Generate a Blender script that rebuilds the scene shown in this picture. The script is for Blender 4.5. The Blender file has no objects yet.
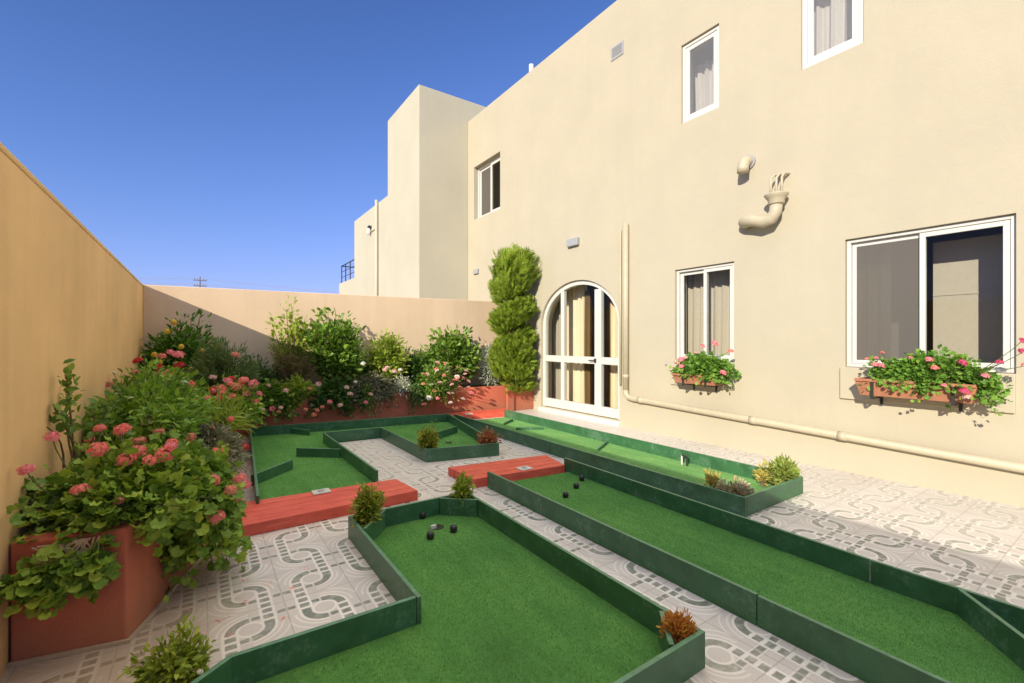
import bpy, bmesh, math, random
import numpy as np
from mathutils import Vector, Matrix
R = math.radians
SC = bpy.context.scene
COL = SC.collection
random.seed(7)

# ------------------------------------------------------------------ object helpers
def tag(o, label=None, cat=None, group=None, kind=None):
    if label: o['label'] = label
    if cat: o['category'] = cat
    if group: o['group'] = group
    if kind: o['kind'] = kind
    return o

def thing(name, label, cat, loc=(0, 0, 0), group=None):
    o = bpy.data.objects.new(name, None)
    o.empty_display_size = .05
    o.location = loc
    COL.objects.link(o)
    return tag(o, label, cat, group)

def link(name, me, mat=None, parent=None, smooth=False, bevel=0):
    o = bpy.data.objects.new(name, me)
    COL.objects.link(o)
    if mat is not None and not me.materials:
        me.materials.append(mat)
    if smooth:
        me.polygons.foreach_set('use_smooth', [True] * len(me.polygons))
    if parent is not None:
        o.parent = parent
        # geometry is written in world coordinates; keep it there
        w = parent; off = Vector((0, 0, 0))
        while w is not None:
            off += w.location; w = w.parent
        o.location = -off
    if bevel:
        m = o.modifiers.new('Bevel', 'BEVEL'); m.width = bevel; m.segments = 2; m.limit_method = 'ANGLE'
        m.angle_limit = R(40)
    return o

class MB:
    """collects geometry and links it as one mesh"""
    def __init__(s): s.v = []; s.f = []
    def add(s, vs, fs):
        n = len(s.v); s.v += [tuple(p) for p in vs]; s.f += [tuple(i + n for i in f) for f in fs]; return s
    def box(s, x0, x1, y0, y1, z0, z1):
        return s.add([(x0,y0,z0),(x1,y0,z0),(x1,y1,z0),(x0,y1,z0),(x0,y0,z1),(x1,y0,z1),(x1,y1,z1),(x0,y1,z1)],
                     [(3,2,1,0),(4,5,6,7),(0,1,5,4),(1,2,6,5),(2,3,7,6),(3,0,4,7)])
    def prism(s, poly, z0, z1, top=True, bottom=True):
        n = len(poly)
        area = sum(poly[i][0]*poly[(i+1)%n][1]-poly[(i+1)%n][0]*poly[i][1] for i in range(n))
        if area < 0: poly = poly[::-1]
        vs = [(x,y,z0) for x,y in poly] + [(x,y,z1) for x,y in poly]
        fs = [(i,(i+1)%n,n+(i+1)%n,n+i) for i in range(n)]
        if top: fs.append(tuple(range(n,2*n)))
        if bottom: fs.append(tuple(range(n-1,-1,-1)))
        return s.add(vs, fs)
    def sheet(s, poly, z):
        n = len(poly)
        area = sum(poly[i][0]*poly[(i+1)%n][1]-poly[(i+1)%n][0]*poly[i][1] for i in range(n))
        if area < 0: poly = poly[::-1]
        return s.add([(x,y,z) for x,y in poly], [tuple(range(n))])
    def tube(s, pts, r, k=8, r1=None, cap=True):
        pts = [Vector(p) for p in pts]; n = len(pts)
        if r1 is None: r1 = r
        base = len(s.v); up = None
        for i, p in enumerate(pts):
            t = (pts[min(i+1,n-1)] - pts[max(i-1,0)])
            if t.length < 1e-9: t = Vector((0,0,1))
            t.normalize()
            if up is None:
                up = Vector((0,0,1)) if abs(t.z) < .9 else Vector((1,0,0))
            a = (up - t*up.dot(t)).normalized(); b = t.cross(a); up = a
            rr = r + (r1-r)*i/max(n-1,1) if not isinstance(r, (list,tuple)) else r[i]
            for j in range(k):
                w = 2*math.pi*j/k
                s.v.append(tuple(p + a*(rr*math.cos(w)) + b*(rr*math.sin(w))))
        for i in range(n-1):
            for j in range(k):
                q = base+i*k; j2 = (j+1)%k
                s.f.append((q+j,q+j2,q+k+j2,q+k+j))
        if cap:
            s.f.append(tuple(base+j for j in range(k-1,-1,-1)))
            s.f.append(tuple(base+(n-1)*k+j for j in range(k)))
        return s
    def lathe(s, prof, c, k=16, axis='z'):
        base = len(s.v)
        for r, h in prof:
            for j in range(k):
                w = 2*math.pi*j/k
                if axis == 'z': s.v.append((c[0]+r*math.cos(w), c[1]+r*math.sin(w), c[2]+h))
                else: s.v.append((c[0]+h, c[1]+r*math.cos(w), c[2]+r*math.sin(w)))
        for i in range(len(prof)-1):
            for j in range(k):
                q = base+i*k; j2=(j+1)%k
                s.f.append((q+j,q+j2,q+k+j2,q+k+j))
        s.f.append(tuple(base+j for j in range(k-1,-1,-1)))
        s.f.append(tuple(base+(len(prof)-1)*k+j for j in range(k)))
        return s
    def mesh(s, name):
        me = bpy.data.meshes.new(name); me.from_pydata(s.v, [], s.f); me.update(); return me
    def build(s, name, mat, parent=None, smooth=False, bevel=0):
        return link(name, s.mesh(name), mat, parent, smooth, bevel)

def bez(p0, p1, p2, n=6):
    p0, p1, p2 = Vector(p0), Vector(p1), Vector(p2)
    return [p0*(1-t)**2 + p1*(2*t*(1-t)) + p2*t*t for t in [i/(n-1) for i in range(n)]]

# ------------------------------------------------------------------ materials
class X:
    """tiny expression wrapper round Math nodes"""
    nt = None
    def __init__(s, sock): s.s = sock
    @staticmethod
    def op(o, *a):
        n = X.nt.nodes.new('ShaderNodeMath'); n.operation = o
        for i, v in enumerate(a):
            if isinstance(v, X): X.nt.links.new(v.s, n.inputs[i])
            else: n.inputs[i].default_value = v
        return X(n.outputs[0])
    def __add__(s, o): return X.op('ADD', s, o)
    __radd__ = __add__
    def __sub__(s, o): return X.op('SUBTRACT', s, o)
    def __rsub__(s, o): return X.op('SUBTRACT', o, s)
    def __mul__(s, o): return X.op('MULTIPLY', s, o)
    __rmul__ = __mul__
    def lt(s, o): return X.op('LESS_THAN', s, o)
    def gt(s, o): return X.op('GREATER_THAN', s, o)
    def abs(s): return X.op('ABSOLUTE', s)
    def soft(s, edge, w=.003):       # 1 where s < edge, softened
        n = X.nt.nodes.new('ShaderNodeMapRange'); n.interpolation_type = 'SMOOTHSTEP'
        X.nt.links.new(s.s, n.inputs['Value'])
        n.inputs['From Min'].default_value = edge-w; n.inputs['From Max'].default_value = edge+w
        n.inputs['To Min'].default_value = 1; n.inputs['To Max'].default_value = 0
        return X(n.outputs[0])

def new_mat(name):
    m = bpy.data.materials.new(name); m.use_nodes = True
    nt = m.node_tree; b = nt.nodes['Principled BSDF']
    return m, nt, b
def N(nt, t, **k):
    n = nt.nodes.new(t)
    for a, v in k.items():
        if a.startswith('_'): setattr(n, a[1:], v)
        else: n.inputs[a.replace('_', ' ')].default_value = v
    return n
def coords(nt, scale=(1,1,1)):
    tc = N(nt, 'ShaderNodeTexCoord'); mp = N(nt, 'ShaderNodeMapping')
    mp.inputs['Scale'].default_value = scale
    nt.links.new(tc.outputs['Object'], mp.inputs['Vector'])
    return mp.outputs[0]
def noise(nt, vec, scale, detail=4, rough=.55):
    n = N(nt, 'ShaderNodeTexNoise', Scale=scale, Detail=detail, Roughness=rough)
    nt.links.new(vec, n.inputs['Vector']); return n.outputs['Fac']
def ramp(nt, fac, stops):
    r = N(nt, 'ShaderNodeValToRGB'); e = r.color_ramp.elements
    while len(e) < len(stops): e.new(.5)
    for i, (p, c) in enumerate(stops):
        e[i].position = p; e[i].color = (*c, 1) if len(c) == 3 else c
    nt.links.new(fac, r.inputs[0]); return r.outputs[0]
def mixc(nt, fac, a, b, mode='MIX'):
    n = N(nt, 'ShaderNodeMix', _data_type='RGBA', _blend_type=mode)
    for k, v in ((0, fac), (6, a), (7, b)):
        if hasattr(v, 'links'): nt.links.new(v, n.inputs[k])
        elif k == 0: n.inputs[0].default_value = v
        else: n.inputs[k].default_value = (*v, 1)
    return n.outputs[2]
def bump(nt, b, h, strength, dist=.01):
    n = N(nt, 'ShaderNodeBump', Strength=strength, Distance=dist)
    nt.links.new(h, n.inputs['Height']); nt.links.new(n.outputs[0], b.inputs['Normal'])
def sc(c, k): return tuple(min(1, x*k) for x in c)

def plaster(name, c, streak=0.0, rough=.9, var=.10, bs=.25, stain=None):
    m, nt, b = new_mat(name)
    v = coords(nt)
    n1 = noise(nt, v, 1.1, 5, .6)
    col = ramp(nt, n1, [(.3, sc(c, 1-var)), (.7, sc(c, 1+var*.6))])
    vs = coords(nt, (3, 3, .18))
    n2 = noise(nt, vs, 1.6, 4, .6)
    f = ramp(nt, n2, [(.48, (0,0,0)), (.75, (1,1,1))])
    if streak: col = mixc(nt, f, col, mixc(nt, streak, col, sc(c, .55)))
    if stain:   # dirt splashed along the foot of the wall
        z = N(nt, 'ShaderNodeSeparateXYZ'); nt.links.new(coords(nt), z.inputs[0])
        X.nt = nt
        n3 = X(noise(nt, v, 4, 5, .65))
        k = (X(z.outputs[2]) - n3*.45).soft(-.02, .2)
        col = mixc(nt, (k*.55).s, col, stain)
    nt.links.new(col, b.inputs['Base Color'])
    b.inputs['Roughness'].default_value = rough; b.inputs['Specular IOR Level'].default_value = .25
    nf = noise(nt, v, 90, 3, .6); ng = noise(nt, v, 9, 3, .5)
    X.nt = nt
    bump(nt, b, (X(nf)*.5 + X(ng)).s, bs, .008)
    return m

def paint(name, c, rough=.45, var=.15, scale=14, bs=.15, edge=None, stretch=(1,1,1), spec=.5):
    m, nt, b = new_mat(name)
    v = coords(nt, stretch)
    n1 = noise(nt, v, scale, 5, .65)
    col = ramp(nt, n1, [(.3, sc(c, 1-var)), (.7, sc(c, 1+var))])
    if edge:
        n2 = noise(nt, v, 40, 5, .7); n3 = noise(nt, v, 3.5, 4, .7)
        X.nt = nt
        f = X(ramp(nt, (X(n2)*.5+X(n3)*.5).s, [(.53, (0,0,0)), (.60, (1,1,1))]))
        col = mixc(nt, (f*.6).s, col, edge)
    nt.links.new(col, b.inputs['Base Color'])
    rr = N(nt, 'ShaderNodeMapRange'); nt.links.new(n1, rr.inputs[0])
    rr.inputs['To Min'].default_value = rough-.1; rr.inputs['To Max'].default_value = rough+.15
    nt.links.new(rr.outputs[0], b.inputs['Roughness'])
    b.inputs['Specular IOR Level'].default_value = spec
    bump(nt, b, noise(nt, v, scale*4, 3), bs, .004)
    return m

def plain(name, c, rough=.6, metal=0):
    m, nt, b = new_mat(name)
    v = coords(nt); n1 = noise(nt, v, 25, 4)
    nt.links.new(ramp(nt, n1, [(.3, sc(c, .96)), (.7, sc(c, 1.03))]), b.inputs['Base Color'])
    b.inputs['Roughness'].default_value = rough; b.inputs['Metallic'].default_value = metal
    return m

def leaf_mat(name, cols, rough=.45, trans=.35, spec=.4, big=0):
    m, nt, b = new_mat(name)
    g = N(nt, 'ShaderNodeNewGeometry')
    cols = [(min(.6,c[0]*2.35), min(.6,c[1]*2.5), min(.5,c[2]*2.1)) for c in cols]
    n = len(cols)
    col = ramp(nt, g.outputs['Random Per Island'], [((i+.0)/max(n-1,1), c) for i, c in enumerate(cols)])
    v = coords(nt); col = mixc(nt, .25, col, ramp(nt, noise(nt, v, 30, 3), [(.35, sc(cols[0], .6)), (.7, sc(cols[-1], 1.2))]))
    if big:      # worn and faded areas of a mat
        w1 = noise(nt, v, 1.7, 6, .62); w2 = noise(nt, coords(nt, (6, .8, 1)), 1.4, 4, .6)
        X.nt = nt
        col = mixc(nt, X(ramp(nt, (X(w1)*.6+X(w2)*.4).s, [(.40, (0,)*3), (.66, (.55,)*3)])).s, col, (.15, .36, .10))
    nt.links.new(col, b.inputs['Base Color'])
    b.inputs['Roughness'].default_value = rough; b.inputs['Specular IOR Level'].default_value = spec
    t = N(nt, 'ShaderNodeBsdfTranslucent')
    tc = mixc(nt, .5, col, (.9, 1, .25), 'MULTIPLY'); nt.links.new(mixc(nt, .0, tc, tc), t.inputs[0])
    mx = N(nt, 'ShaderNodeMixShader'); mx.inputs[0].default_value = trans
    out = nt.nodes['Material Output']
    nt.links.new(b.outputs[0], mx.inputs[1]); nt.links.new(t.outputs[0], mx.inputs[2]); nt.links.new(mx.outputs[0], out.inputs[0])
    return m

def petal_mat(name, c1, c2):
    m, nt, b = new_mat(name)
    g = N(nt, 'ShaderNodeNewGeometry')
    nt.links.new(ramp(nt, g.outputs['Random Per Island'], [(0, c1), (1, c2)]), b.inputs['Base Color'])
    b.inputs['Roughness'].default_value = .6; b.inputs['Specular IOR Level'].default_value = .2
    t = N(nt, 'ShaderNodeBsdfTranslucent'); t.inputs[0].default_value = (*c2, 1)
    mx = N(nt, 'ShaderNodeMixShader'); mx.inputs[0].default_value = .35
    nt.links.new(b.outputs[0], mx.inputs[1]); nt.links.new(t.outputs[0], mx.inputs[2])
    nt.links.new(mx.outputs[0], nt.nodes['Material Output'].inputs[0])
    return m

def glass_mat(name, tint, refl=1.0):
    m, nt, b = new_mat(name); nt.nodes.remove(b)
    fr = N(nt, 'ShaderNodeFresnel', IOR=1.5); tr = N(nt, 'ShaderNodeBsdfTransparent'); gl = N(nt, 'ShaderNodeBsdfGlossy', Roughness=.01)
    tr.inputs[0].default_value = (*tint, 1)
    X.nt = nt; f = X.op('MINIMUM', X(fr.outputs[0])*(.55*refl), 1.0)
    gm = N(nt, 'ShaderNodeNewGeometry'); f = f*(1-X(gm.outputs['Backfacing']))
    mx = N(nt, 'ShaderNodeMixShader'); nt.links.new(f.s, mx.inputs[0])
    nt.links.new(tr.outputs[0], mx.inputs[1]); nt.links.new(gl.outputs[0], mx.inputs[2])
    nt.links.new(mx.outputs[0], nt.nodes['Material Output'].inputs[0])
    return m

def screen_mat(name, c, a):
    m, nt, b = new_mat(name)
    b.inputs['Base Color'].default_value = (*c, 1); b.inputs['Roughness'].default_value = .6
    tr = N(nt, 'ShaderNodeBsdfTransparent'); mx = N(nt, 'ShaderNodeMixShader'); mx.inputs[0].default_value = a
    nt.links.new(tr.outputs[0], mx.inputs[1]); nt.links.new(b.outputs[0], mx.inputs[2])
    nt.links.new(mx.outputs[0], nt.nodes['Material Output'].inputs[0])
    return m

def tile_mat():
    m, nt, b = new_mat('patterned_cement_tiles')
    tc = N(nt, 'ShaderNodeTexCoord'); sp = N(nt, 'ShaderNodeSeparateXYZ'); nt.links.new(tc.outputs['Object'], sp.inputs[0])
    X.nt = nt
    x, y = X(sp.outputs[0]), X(sp.outputs[1])
    wob = X(noise(nt, tc.outputs['Object'], 60, 2))
    x = x + (wob-.5)*.006; y = y + (wob-.5)*-.006
    a = .33 - X.op('PINGPONG', x-.36+33, .33)
    c = a - .165
    q = y - 3.29 + .335*60
    e = X.op('FLOORED_MODULO', q, .335) - .1675
    par = X.op('FLOORED_MODULO', X.op('FLOOR', q*(1/.335)), 2.0)        # 0 = even cell
    sg = 1 - par*2
    quad = (c*e*sg).gt(0)                 # arc quadrant
    lad = 1 - quad
    r = X.op('SQRT', c*c + e*e)
    ac, ae = c.abs(), e.abs()
    da = (r-.0825).abs(); dl = (ac-.0825).abs()
    arc_d = da.soft(.021)*quad
    rung = (X.op('FLOORED_MODULO', q, .0558) - .0279).abs().soft(.0185)
    lad_d = dl.soft(.0225)*lad*rung
    arc_w = da.soft(.034)*quad
    lad_w = dl.soft(.035)*lad
    eye_w = (r-.0545).abs().soft(.0065)
    row = (ae-.0825).abs()
    dash_x = X.op('MAXIMUM', (ac-.03).abs().soft(.019), (ac-.142).abs().soft(.018))
    dash_d = row.soft(.0155)*lad*dash_x*(1-lad_w)
    dash_w = row.soft(.0225)*lad*(1-row.soft(.017))*.8
    ox = ac-.165; oy = ae-.1675
    deco = X.op('MAXIMUM', (r-.136).abs().soft(.0055)*quad, (r-.172).abs().soft(.0045)*quad)*.75
    joint = X.op('MAXIMUM', (.165-ac).soft(.0025, .0015), (.1675-ae).soft(.0025, .0015))
    dark = X.op('MAXIMUM', X.op('MAXIMUM', arc_d, lad_d), dash_d)
    white = X.op('MAXIMUM', X.op('MAXIMUM', arc_w, lad_w), X.op('MAXIMUM', eye_w, X.op('MAXIMUM', dash_w, deco)))
    v = coords(nt)
    speck = noise(nt, v, 160, 3, .8); big = noise(nt, v, 1.3, 5, .6)
    base = ramp(nt, speck, [(.35, (.57,.53,.485)), (.65, (.73,.69,.64))])
    wht = ramp(nt, speck, [(.35, (.82,.78,.71)), (.65, (.90,.86,.79))])
    drk = ramp(nt, speck, [(.35, (.12,.15,.11)), (.7, (.21,.245,.195))])
    n4 = X(noise(nt, v, 26, 4, .7))
    wear = X(ramp(nt, big, [(.35, (.0,)*3), (.7, (.3,)*3)])) * .5 + X(ramp(nt, n4.s, [(.45,(0,)*3),(.8,(.55,)*3)]))
    # pattern paler and weaker by the house and towards the far end
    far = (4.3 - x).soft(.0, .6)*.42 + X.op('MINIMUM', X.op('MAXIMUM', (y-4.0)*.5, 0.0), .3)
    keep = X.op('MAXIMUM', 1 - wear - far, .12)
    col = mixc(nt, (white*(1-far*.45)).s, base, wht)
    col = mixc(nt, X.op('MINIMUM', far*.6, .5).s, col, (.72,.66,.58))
    col = mixc(nt, (dark*keep).s, col, drk)
    col = mixc(nt, (joint*.55).s, col, (.25,.22,.19))
    # every tile its own tone
    cb = N(nt, 'ShaderNodeCombineXYZ'); nt.links.new(X.op('FLOOR', (x-.36)*(1/.33)).s, cb.inputs[0]); nt.links.new(X.op('FLOOR', q*(1/.335)).s, cb.inputs[1])
    wn = N(nt, 'ShaderNodeTexWhiteNoise', _noise_dimensions='2D'); nt.links.new(cb.outputs[0], wn.inputs['Vector'])
    col = mixc(nt, ((X(wn.outputs['Value'])-.3)*.28).s, col, (.40,.36,.31))
    # dirt washed along the planter foot
    dirt = X(noise(nt, v, 3.2, 6, .7))
    near = (x - y*.11 + dirt*.5).soft(.02, .22)
    col = mixc(nt, (near*.6).s, col, (.30,.19,.10))
    col = mixc(nt, X(ramp(nt, big, [(.3, (0,)*3), (.62, (.22,)*3)])).s, col, (.42,.36,.31))
    nt.links.new(col, b.inputs['Base Color'])
    b.inputs['Roughness'].default_value = .42
    b.inputs['Specular IOR Level'].default_value = .5
    bump(nt, b, (X(speck)*.3 - joint*.6).s, .12, .003)
    return m

def turf_mat(name, c):
    m, nt, b = new_mat(name)
    v = coords(nt)
    fine = noise(nt, v, 420, 3, .8); mid = noise(nt, v, 45, 5, .7); big = noise(nt, v, 2.2, 5, .6)
    vs = coords(nt, (5, .7, 1)); lanes = noise(nt, vs, 2.2, 4, .6)
    X.nt = nt
    f = X(fine)*.45 + X(mid)*.3 + X(big)*.3 + X(lanes)*.25 - .15
    col = ramp(nt, f.s, [(.34, sc(c, .55)), (.5, c), (.66, (min(1,c[0]*1.9+.01), c[1]*1.35, c[2]*1.5))])
    nt.links.new(col, b.inputs['Base Color'])
    b.inputs['Roughness'].default_value = .85; b.inputs['Specular IOR Level'].default_value = .2
    b.inputs['Sheen Weight'].default_value = .12
    b.inputs['Sheen Tint'].default_value = (.7, 1, .55, 1)
    bump(nt, b, (X(fine)*.8+X(mid)*.6).s, .7, .01)
    return m

def wood_paint(name, c):
    m, nt, b = new_mat(name)
    v = coords(nt); vs = coords(nt, (1.2, 14, 14))
    n1 = noise(nt, vs, 3, 5, .65); n2 = noise(nt, v, 5, 5, .7)
    X.nt = nt
    col = ramp(nt, (X(n1)*.6+X(n2)*.4).s, [(.33, sc(c, .68)), (.5, c), (.68, (c[0]*1.2, c[1]*1.7, c[2]*1.7))])
    nt.links.new(col, b.inputs['Base Color'])
    b.inputs['Roughness'].default_value = .5
    bump(nt, b, n1, .3, .004)
    return m

M = {}
M['facade'] = plaster('cream_plaster', (.455, .415, .305), streak=.05, var=.045, bs=.42)
M['tower'] = plaster('cream_plaster_tower', (.48, .455, .35), streak=.05, var=.05, bs=.22)
M['wall_left'] = plaster('ochre_plaster', (.90, .59, .275), streak=.16, var=.10, bs=.3, stain=(.30,.19,.09))
M['wall_back'] = plaster('pinkish_plaster', (.72, .555, .375), streak=.18, var=.07, bs=.25)
M['cap'] = plaster('coping_plaster', (.80, .55, .27), var=.12)
M['red'] = plaster('red_masonry_paint', (.54, .145, .082), streak=.5, var=.32, rough=.8, bs=.6, stain=(.30,.16,.09))
M['foot'] = plaster('planter_foot_mortar', (.46,.36,.26), var=.25)
M['redwood'] = wood_paint('red_painted_planks', (.66, .10, .058))
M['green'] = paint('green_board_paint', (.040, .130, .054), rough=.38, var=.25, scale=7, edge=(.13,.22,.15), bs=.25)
M['greentop'] = paint('worn_skylit_green_paint', (.10, .22, .12), rough=.4, var=.3, scale=20)  # board tops: worn paint, with sky reflection painted in as lighter green
M['turf'] = turf_mat('artificial_turf', (.090, .275, .055))
M['tiles'] = tile_mat()
M['turf_sunlit'] = turf_mat('sunlit_turf', (.15, .36, .10))  # same turf as the other lanes, sunlight painted in as lighter green
M['white'] = paint('white_frame_paint', (.60, .59, .54), rough=.35, var=.03)
M['pipe'] = paint('cream_pipe_paint', (.45, .40, .28), rough=.5, var=.06)
M['glass'] = glass_mat('window_glass', (.92,.93,.91))
M['glass_hi'] = screen_mat('frosted_glass', (.30,.31,.33), .24)
M['screen'] = screen_mat('insect_screen', (.145,.135,.115), .62)
M['room'] = plain('dim_room_paint', (.34,.31,.27), .9)
M['curtain'] = plain('cream_curtain_cloth', (.82,.71,.53), .9)
M['curtain_grey'] = plain('grey_net_curtain', (.47,.42,.35), .9)
M['curtain_white'] = plain('white_net_curtain', (.72,.70,.66), .9)
M['ruffle'] = plain('brown_ruffle_cloth', (.22,.13,.05), .9)
M['dark'] = plain('dark_metal', (.03,.03,.03), .4)
M['grey'] = plain('grey_metal', (.33,.34,.35), .5)
M['black'] = plain('black_rubber', (.02,.02,.02), .35)
M['soil'] = plaster('potting_soil', (.055,.036,.022), var=.4, bs=.9)
M['terra'] = paint('terracotta_clay', (.37,.155,.085), rough=.75, var=.2, scale=12)
M['stem'] = plain('green_stems', (.12,.15,.05), .7)
M['twig'] = plain('brown_twigs', (.17,.105,.06), .8)
M['dry'] = plain('dry_pale_twigs', (.42,.30,.19), .85)
M['wood'] = plain('pole_wood', (.17,.15,.13), .8)
M['terrain'] = plain('dry_earth', (.22,.17,.11), .95)
# foliage
M['l_ger'] = leaf_mat('geranium_leaves', [(.034,.075,.010), (.070,.125,.016), (.12,.18,.026), (.19,.22,.035)], .5, .3)
M['l_ger_hot'] = leaf_mat('geranium_leaves_in_boxes', [(.03,.075,.012), (.065,.13,.02), (.11,.18,.03)], .5, .3)
M['l_cit'] = leaf_mat('citrus_leaves', [(.016,.045,.007), (.035,.085,.010), (.075,.13,.015)], .35, .25)
M['l_yel'] = leaf_mat('yellow_green_leaves', [(.075,.115,.014), (.13,.17,.02), (.21,.23,.04)], .5, .4)
M['l_fresh'] = leaf_mat('fresh_green_leaves', [(.04,.09,.011), (.085,.15,.018), (.14,.205,.028)], .5, .35)
M['l_mid'] = leaf_mat('mid_green_leaves', [(.03,.07,.012), (.07,.12,.018), (.13,.18,.03)], .45, .35)
M['l_dark'] = leaf_mat('dark_green_leaves', [(.014,.036,.009), (.03,.065,.014), (.055,.095,.02)], .5, .25)
M['l_rose'] = leaf_mat('rosemary_leaves', [(.028,.05,.016), (.05,.08,.022), (.085,.11,.035)], .6, .2)
M['l_grey'] = leaf_mat('greyish_succulent_leaves', [(.09,.075,.065), (.10,.11,.07), (.17,.145,.12), (.085,.10,.05)], .6, .15)
M['l_silver'] = leaf_mat('silvery_leaves', [(.20,.22,.18), (.30,.31,.27), (.40,.38,.34)], .7, .2)
M['l_purple'] = leaf_mat('purplish_leaves', [(.055,.055,.04), (.095,.09,.065), (.13,.105,.085), (.06,.075,.03)], .55, .2)
M['l_brown'] = leaf_mat('reddish_brown_leaves', [(.10,.05,.03), (.11,.085,.03), (.09,.11,.03)], .6, .2)
M['l_cyp'] = leaf_mat('cypress_sprays', [(.050,.078,.008), (.10,.138,.014), (.165,.20,.024)], .6, .3)
M['l_small'] = leaf_mat('shrublet_leaves', [(.065,.092,.010), (.12,.15,.016), (.19,.205,.03)], .5, .35)
M['l_gold'] = leaf_mat('golden_shrublet_leaves', [(.06,.085,.010), (.12,.14,.018), (.20,.18,.028)], .5, .35)
M['l_orange'] = leaf_mat('orange_succulent_leaves', [(.26,.055,.010), (.36,.105,.018), (.34,.155,.045)], .5, .25)
M['l_rust'] = leaf_mat('rusty_dry_leaves', [(.11,.035,.016), (.19,.065,.032), (.25,.11,.06)], .7, .25)
M['l_pinkish'] = leaf_mat('pinkish_dry_leaves', [(.13,.08,.06), (.30,.17,.13), (.48,.34,.27), (.10,.12,.04)], .6, .2)
M['l_lime'] = leaf_mat('lime_succulent_leaves', [(.07,.10,.022), (.12,.15,.035), (.18,.19,.055)], .45, .25)
M['l_yrose'] = leaf_mat('yellow_rosette_leaves', [(.17,.15,.035), (.27,.22,.06), (.28,.17,.07)], .5, .25)
M['p_coral'] = petal_mat('coral_petals', (.92,.16,.14), (.96,.44,.36))
M['p_pink'] = petal_mat('pink_petals', (.88,.17,.23), (.95,.46,.48))
M['p_red'] = petal_mat('red_petals', (.55,.035,.04), (.75,.08,.09))
M['p_pale'] = petal_mat('pale_pink_petals', (.82,.48,.42), (.88,.66,.56))
M['p_salmon'] = petal_mat('salmon_petals', (.80,.26,.16), (.86,.42,.30))
M['p_white'] = petal_mat('white_petals', (.80,.78,.66), (.85,.84,.76))
M['p_magenta'] = petal_mat('magenta_petals', (.62,.06,.16), (.78,.16,.28))
M['fruit'] = petal_mat('yellow_fruit_skin', (.72,.50,.06), (.78,.58,.10))

# ------------------------------------------------------------------ setting
g = MB().sheet([(-900,-900),(900,-900),(900,900),(-900,900)], -.05).build('ground', M['terrain']); tag(g, kind='structure')
t = MB().box(-.70, 5.60, -5, 8.3, -.045, 0).build('terrace_paving', M['tiles']); tag(t, kind='structure')

# --- garden walls
w = thing('garden_wall', 'tall ochre garden wall running along the left side, in shade', 'wall', (-.76, 1.5, 0))
MB().box(-.86, -.66, -6, 8.42, -.045, 2.12).build('wall', M['wall_left'], w, bevel=.008)
MB().box(-.862, -.657, -6, 8.42, 2.12, 2.152).build('coping', M['cap'], w, bevel=.008)
w = thing('garden_wall', 'pinkish beige wall closing the far end of the yard behind the shrubs', 'wall', (2.4, 8.3, 0))
MB().add([(-.66,8.2,-.04),(5.52,8.2,-.04),(5.52,8.4,-.04),(-.66,8.4,-.04),(-.66,8.2,2.15),(5.52,8.2,2.205),(5.52,8.4,2.205),(-.66,8.4,2.15)],
         [(3,2,1,0),(4,5,6,7),(0,1,5,4),(1,2,6,5),(2,3,7,6),(3,0,4,7)]).build('wall', M['wall_back'], w, bevel=.008)

# --- the house
FX = 5.52
house = thing('house', 'large two storey cream plastered house with arched door and white framed windows', 'house', (FX, 3, 0))
def arch_pts(y0, y1, zs, rise, n=20):
    c = (y0+y1)/2; h = (y1-y0)/2
    return [(c + h*math.cos(math.pi*i/n), zs + rise*math.sin(math.pi*i/n)) for i in range(n+1)]
# window openings y0,y1,z0,z1
W1 = (.74, 1.94, 1.085, 2.405); W2 = (3.13, 3.99, 1.09, 2.355); W3 = (3.33, 3.89, 4.375, 5.46)
W4 = (1.78, 2.36, 4.37, 5.46); W5 = (8.52, 9.69, 4.315, 5.595)
D0, D1, DZ0, DS, DT = 5.02, 7.05, .085, 1.66, 2.44
me = MB().box(FX, FX+.28, -5, 9.99, -.045, 6.83).mesh('facade')
fac = link('facade_wall', me, M['facade'], house)
cut = MB()
for y0, y1, z0, z1 in (W1, W2, W3, W4, W5): cut.box(FX-.2, FX+.6, y0, y1, z0, z1)
cp = [(D0, DZ0), (D1, DZ0)] + arch_pts(D0, D1, DS, DT-DS)[::-1][0:0]
ap = arch_pts(D0, D1, DS, DT-DS)          # from y=D1 to y=D0
poly = [(D0, DZ0), (D1, DZ0)] + ap
n = len(poly)
vs = [(FX-.2, y, z) for y, z in poly] + [(FX+.6, y, z) for y, z in poly]
cut.add(vs, [tuple(range(n-1,-1,-1)), tuple(range(n,2*n))] + [(i,(i+1)%n,n+(i+1)%n,n+i) for i in range(n)])
cme = cut.mesh('cut'); bmx = bmesh.new(); bmx.from_mesh(cme)
bmesh.ops.remove_doubles(bmx, verts=bmx.verts, dist=1e-5); bmesh.ops.recalc_face_normals(bmx, faces=bmx.faces); bmx.to_mesh(cme); bmx.free()
cuto = bpy.data.objects.new('cut', cme); COL.objects.link(cuto)
md = fac.modifiers.new('b', 'BOOLEAN'); md.object = cuto; md.operation = 'DIFFERENCE'; md.solver = 'EXACT'
bpy.context.view_layer.update()
dg = bpy.context.evaluated_depsgraph_get()
# parent offset: cutter must be in world space -> facade sits at world origin through its own negative location
res = bpy.data.meshes.new_from_object(fac.evaluated_get(dg))
fac.modifiers.clear(); fac.data = res
bpy.data.objects.remove(cuto)
b_ = fac.modifiers.new('Bevel', 'BEVEL'); b_.width = .006; b_.segments = 2; b_.limit_method = 'ANGLE'; b_.angle_limit = R(60)
MB().box(FX+.29, 13, -5, 9.98, 6.45, 6.6).build('roof', M['tower'], house)
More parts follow.
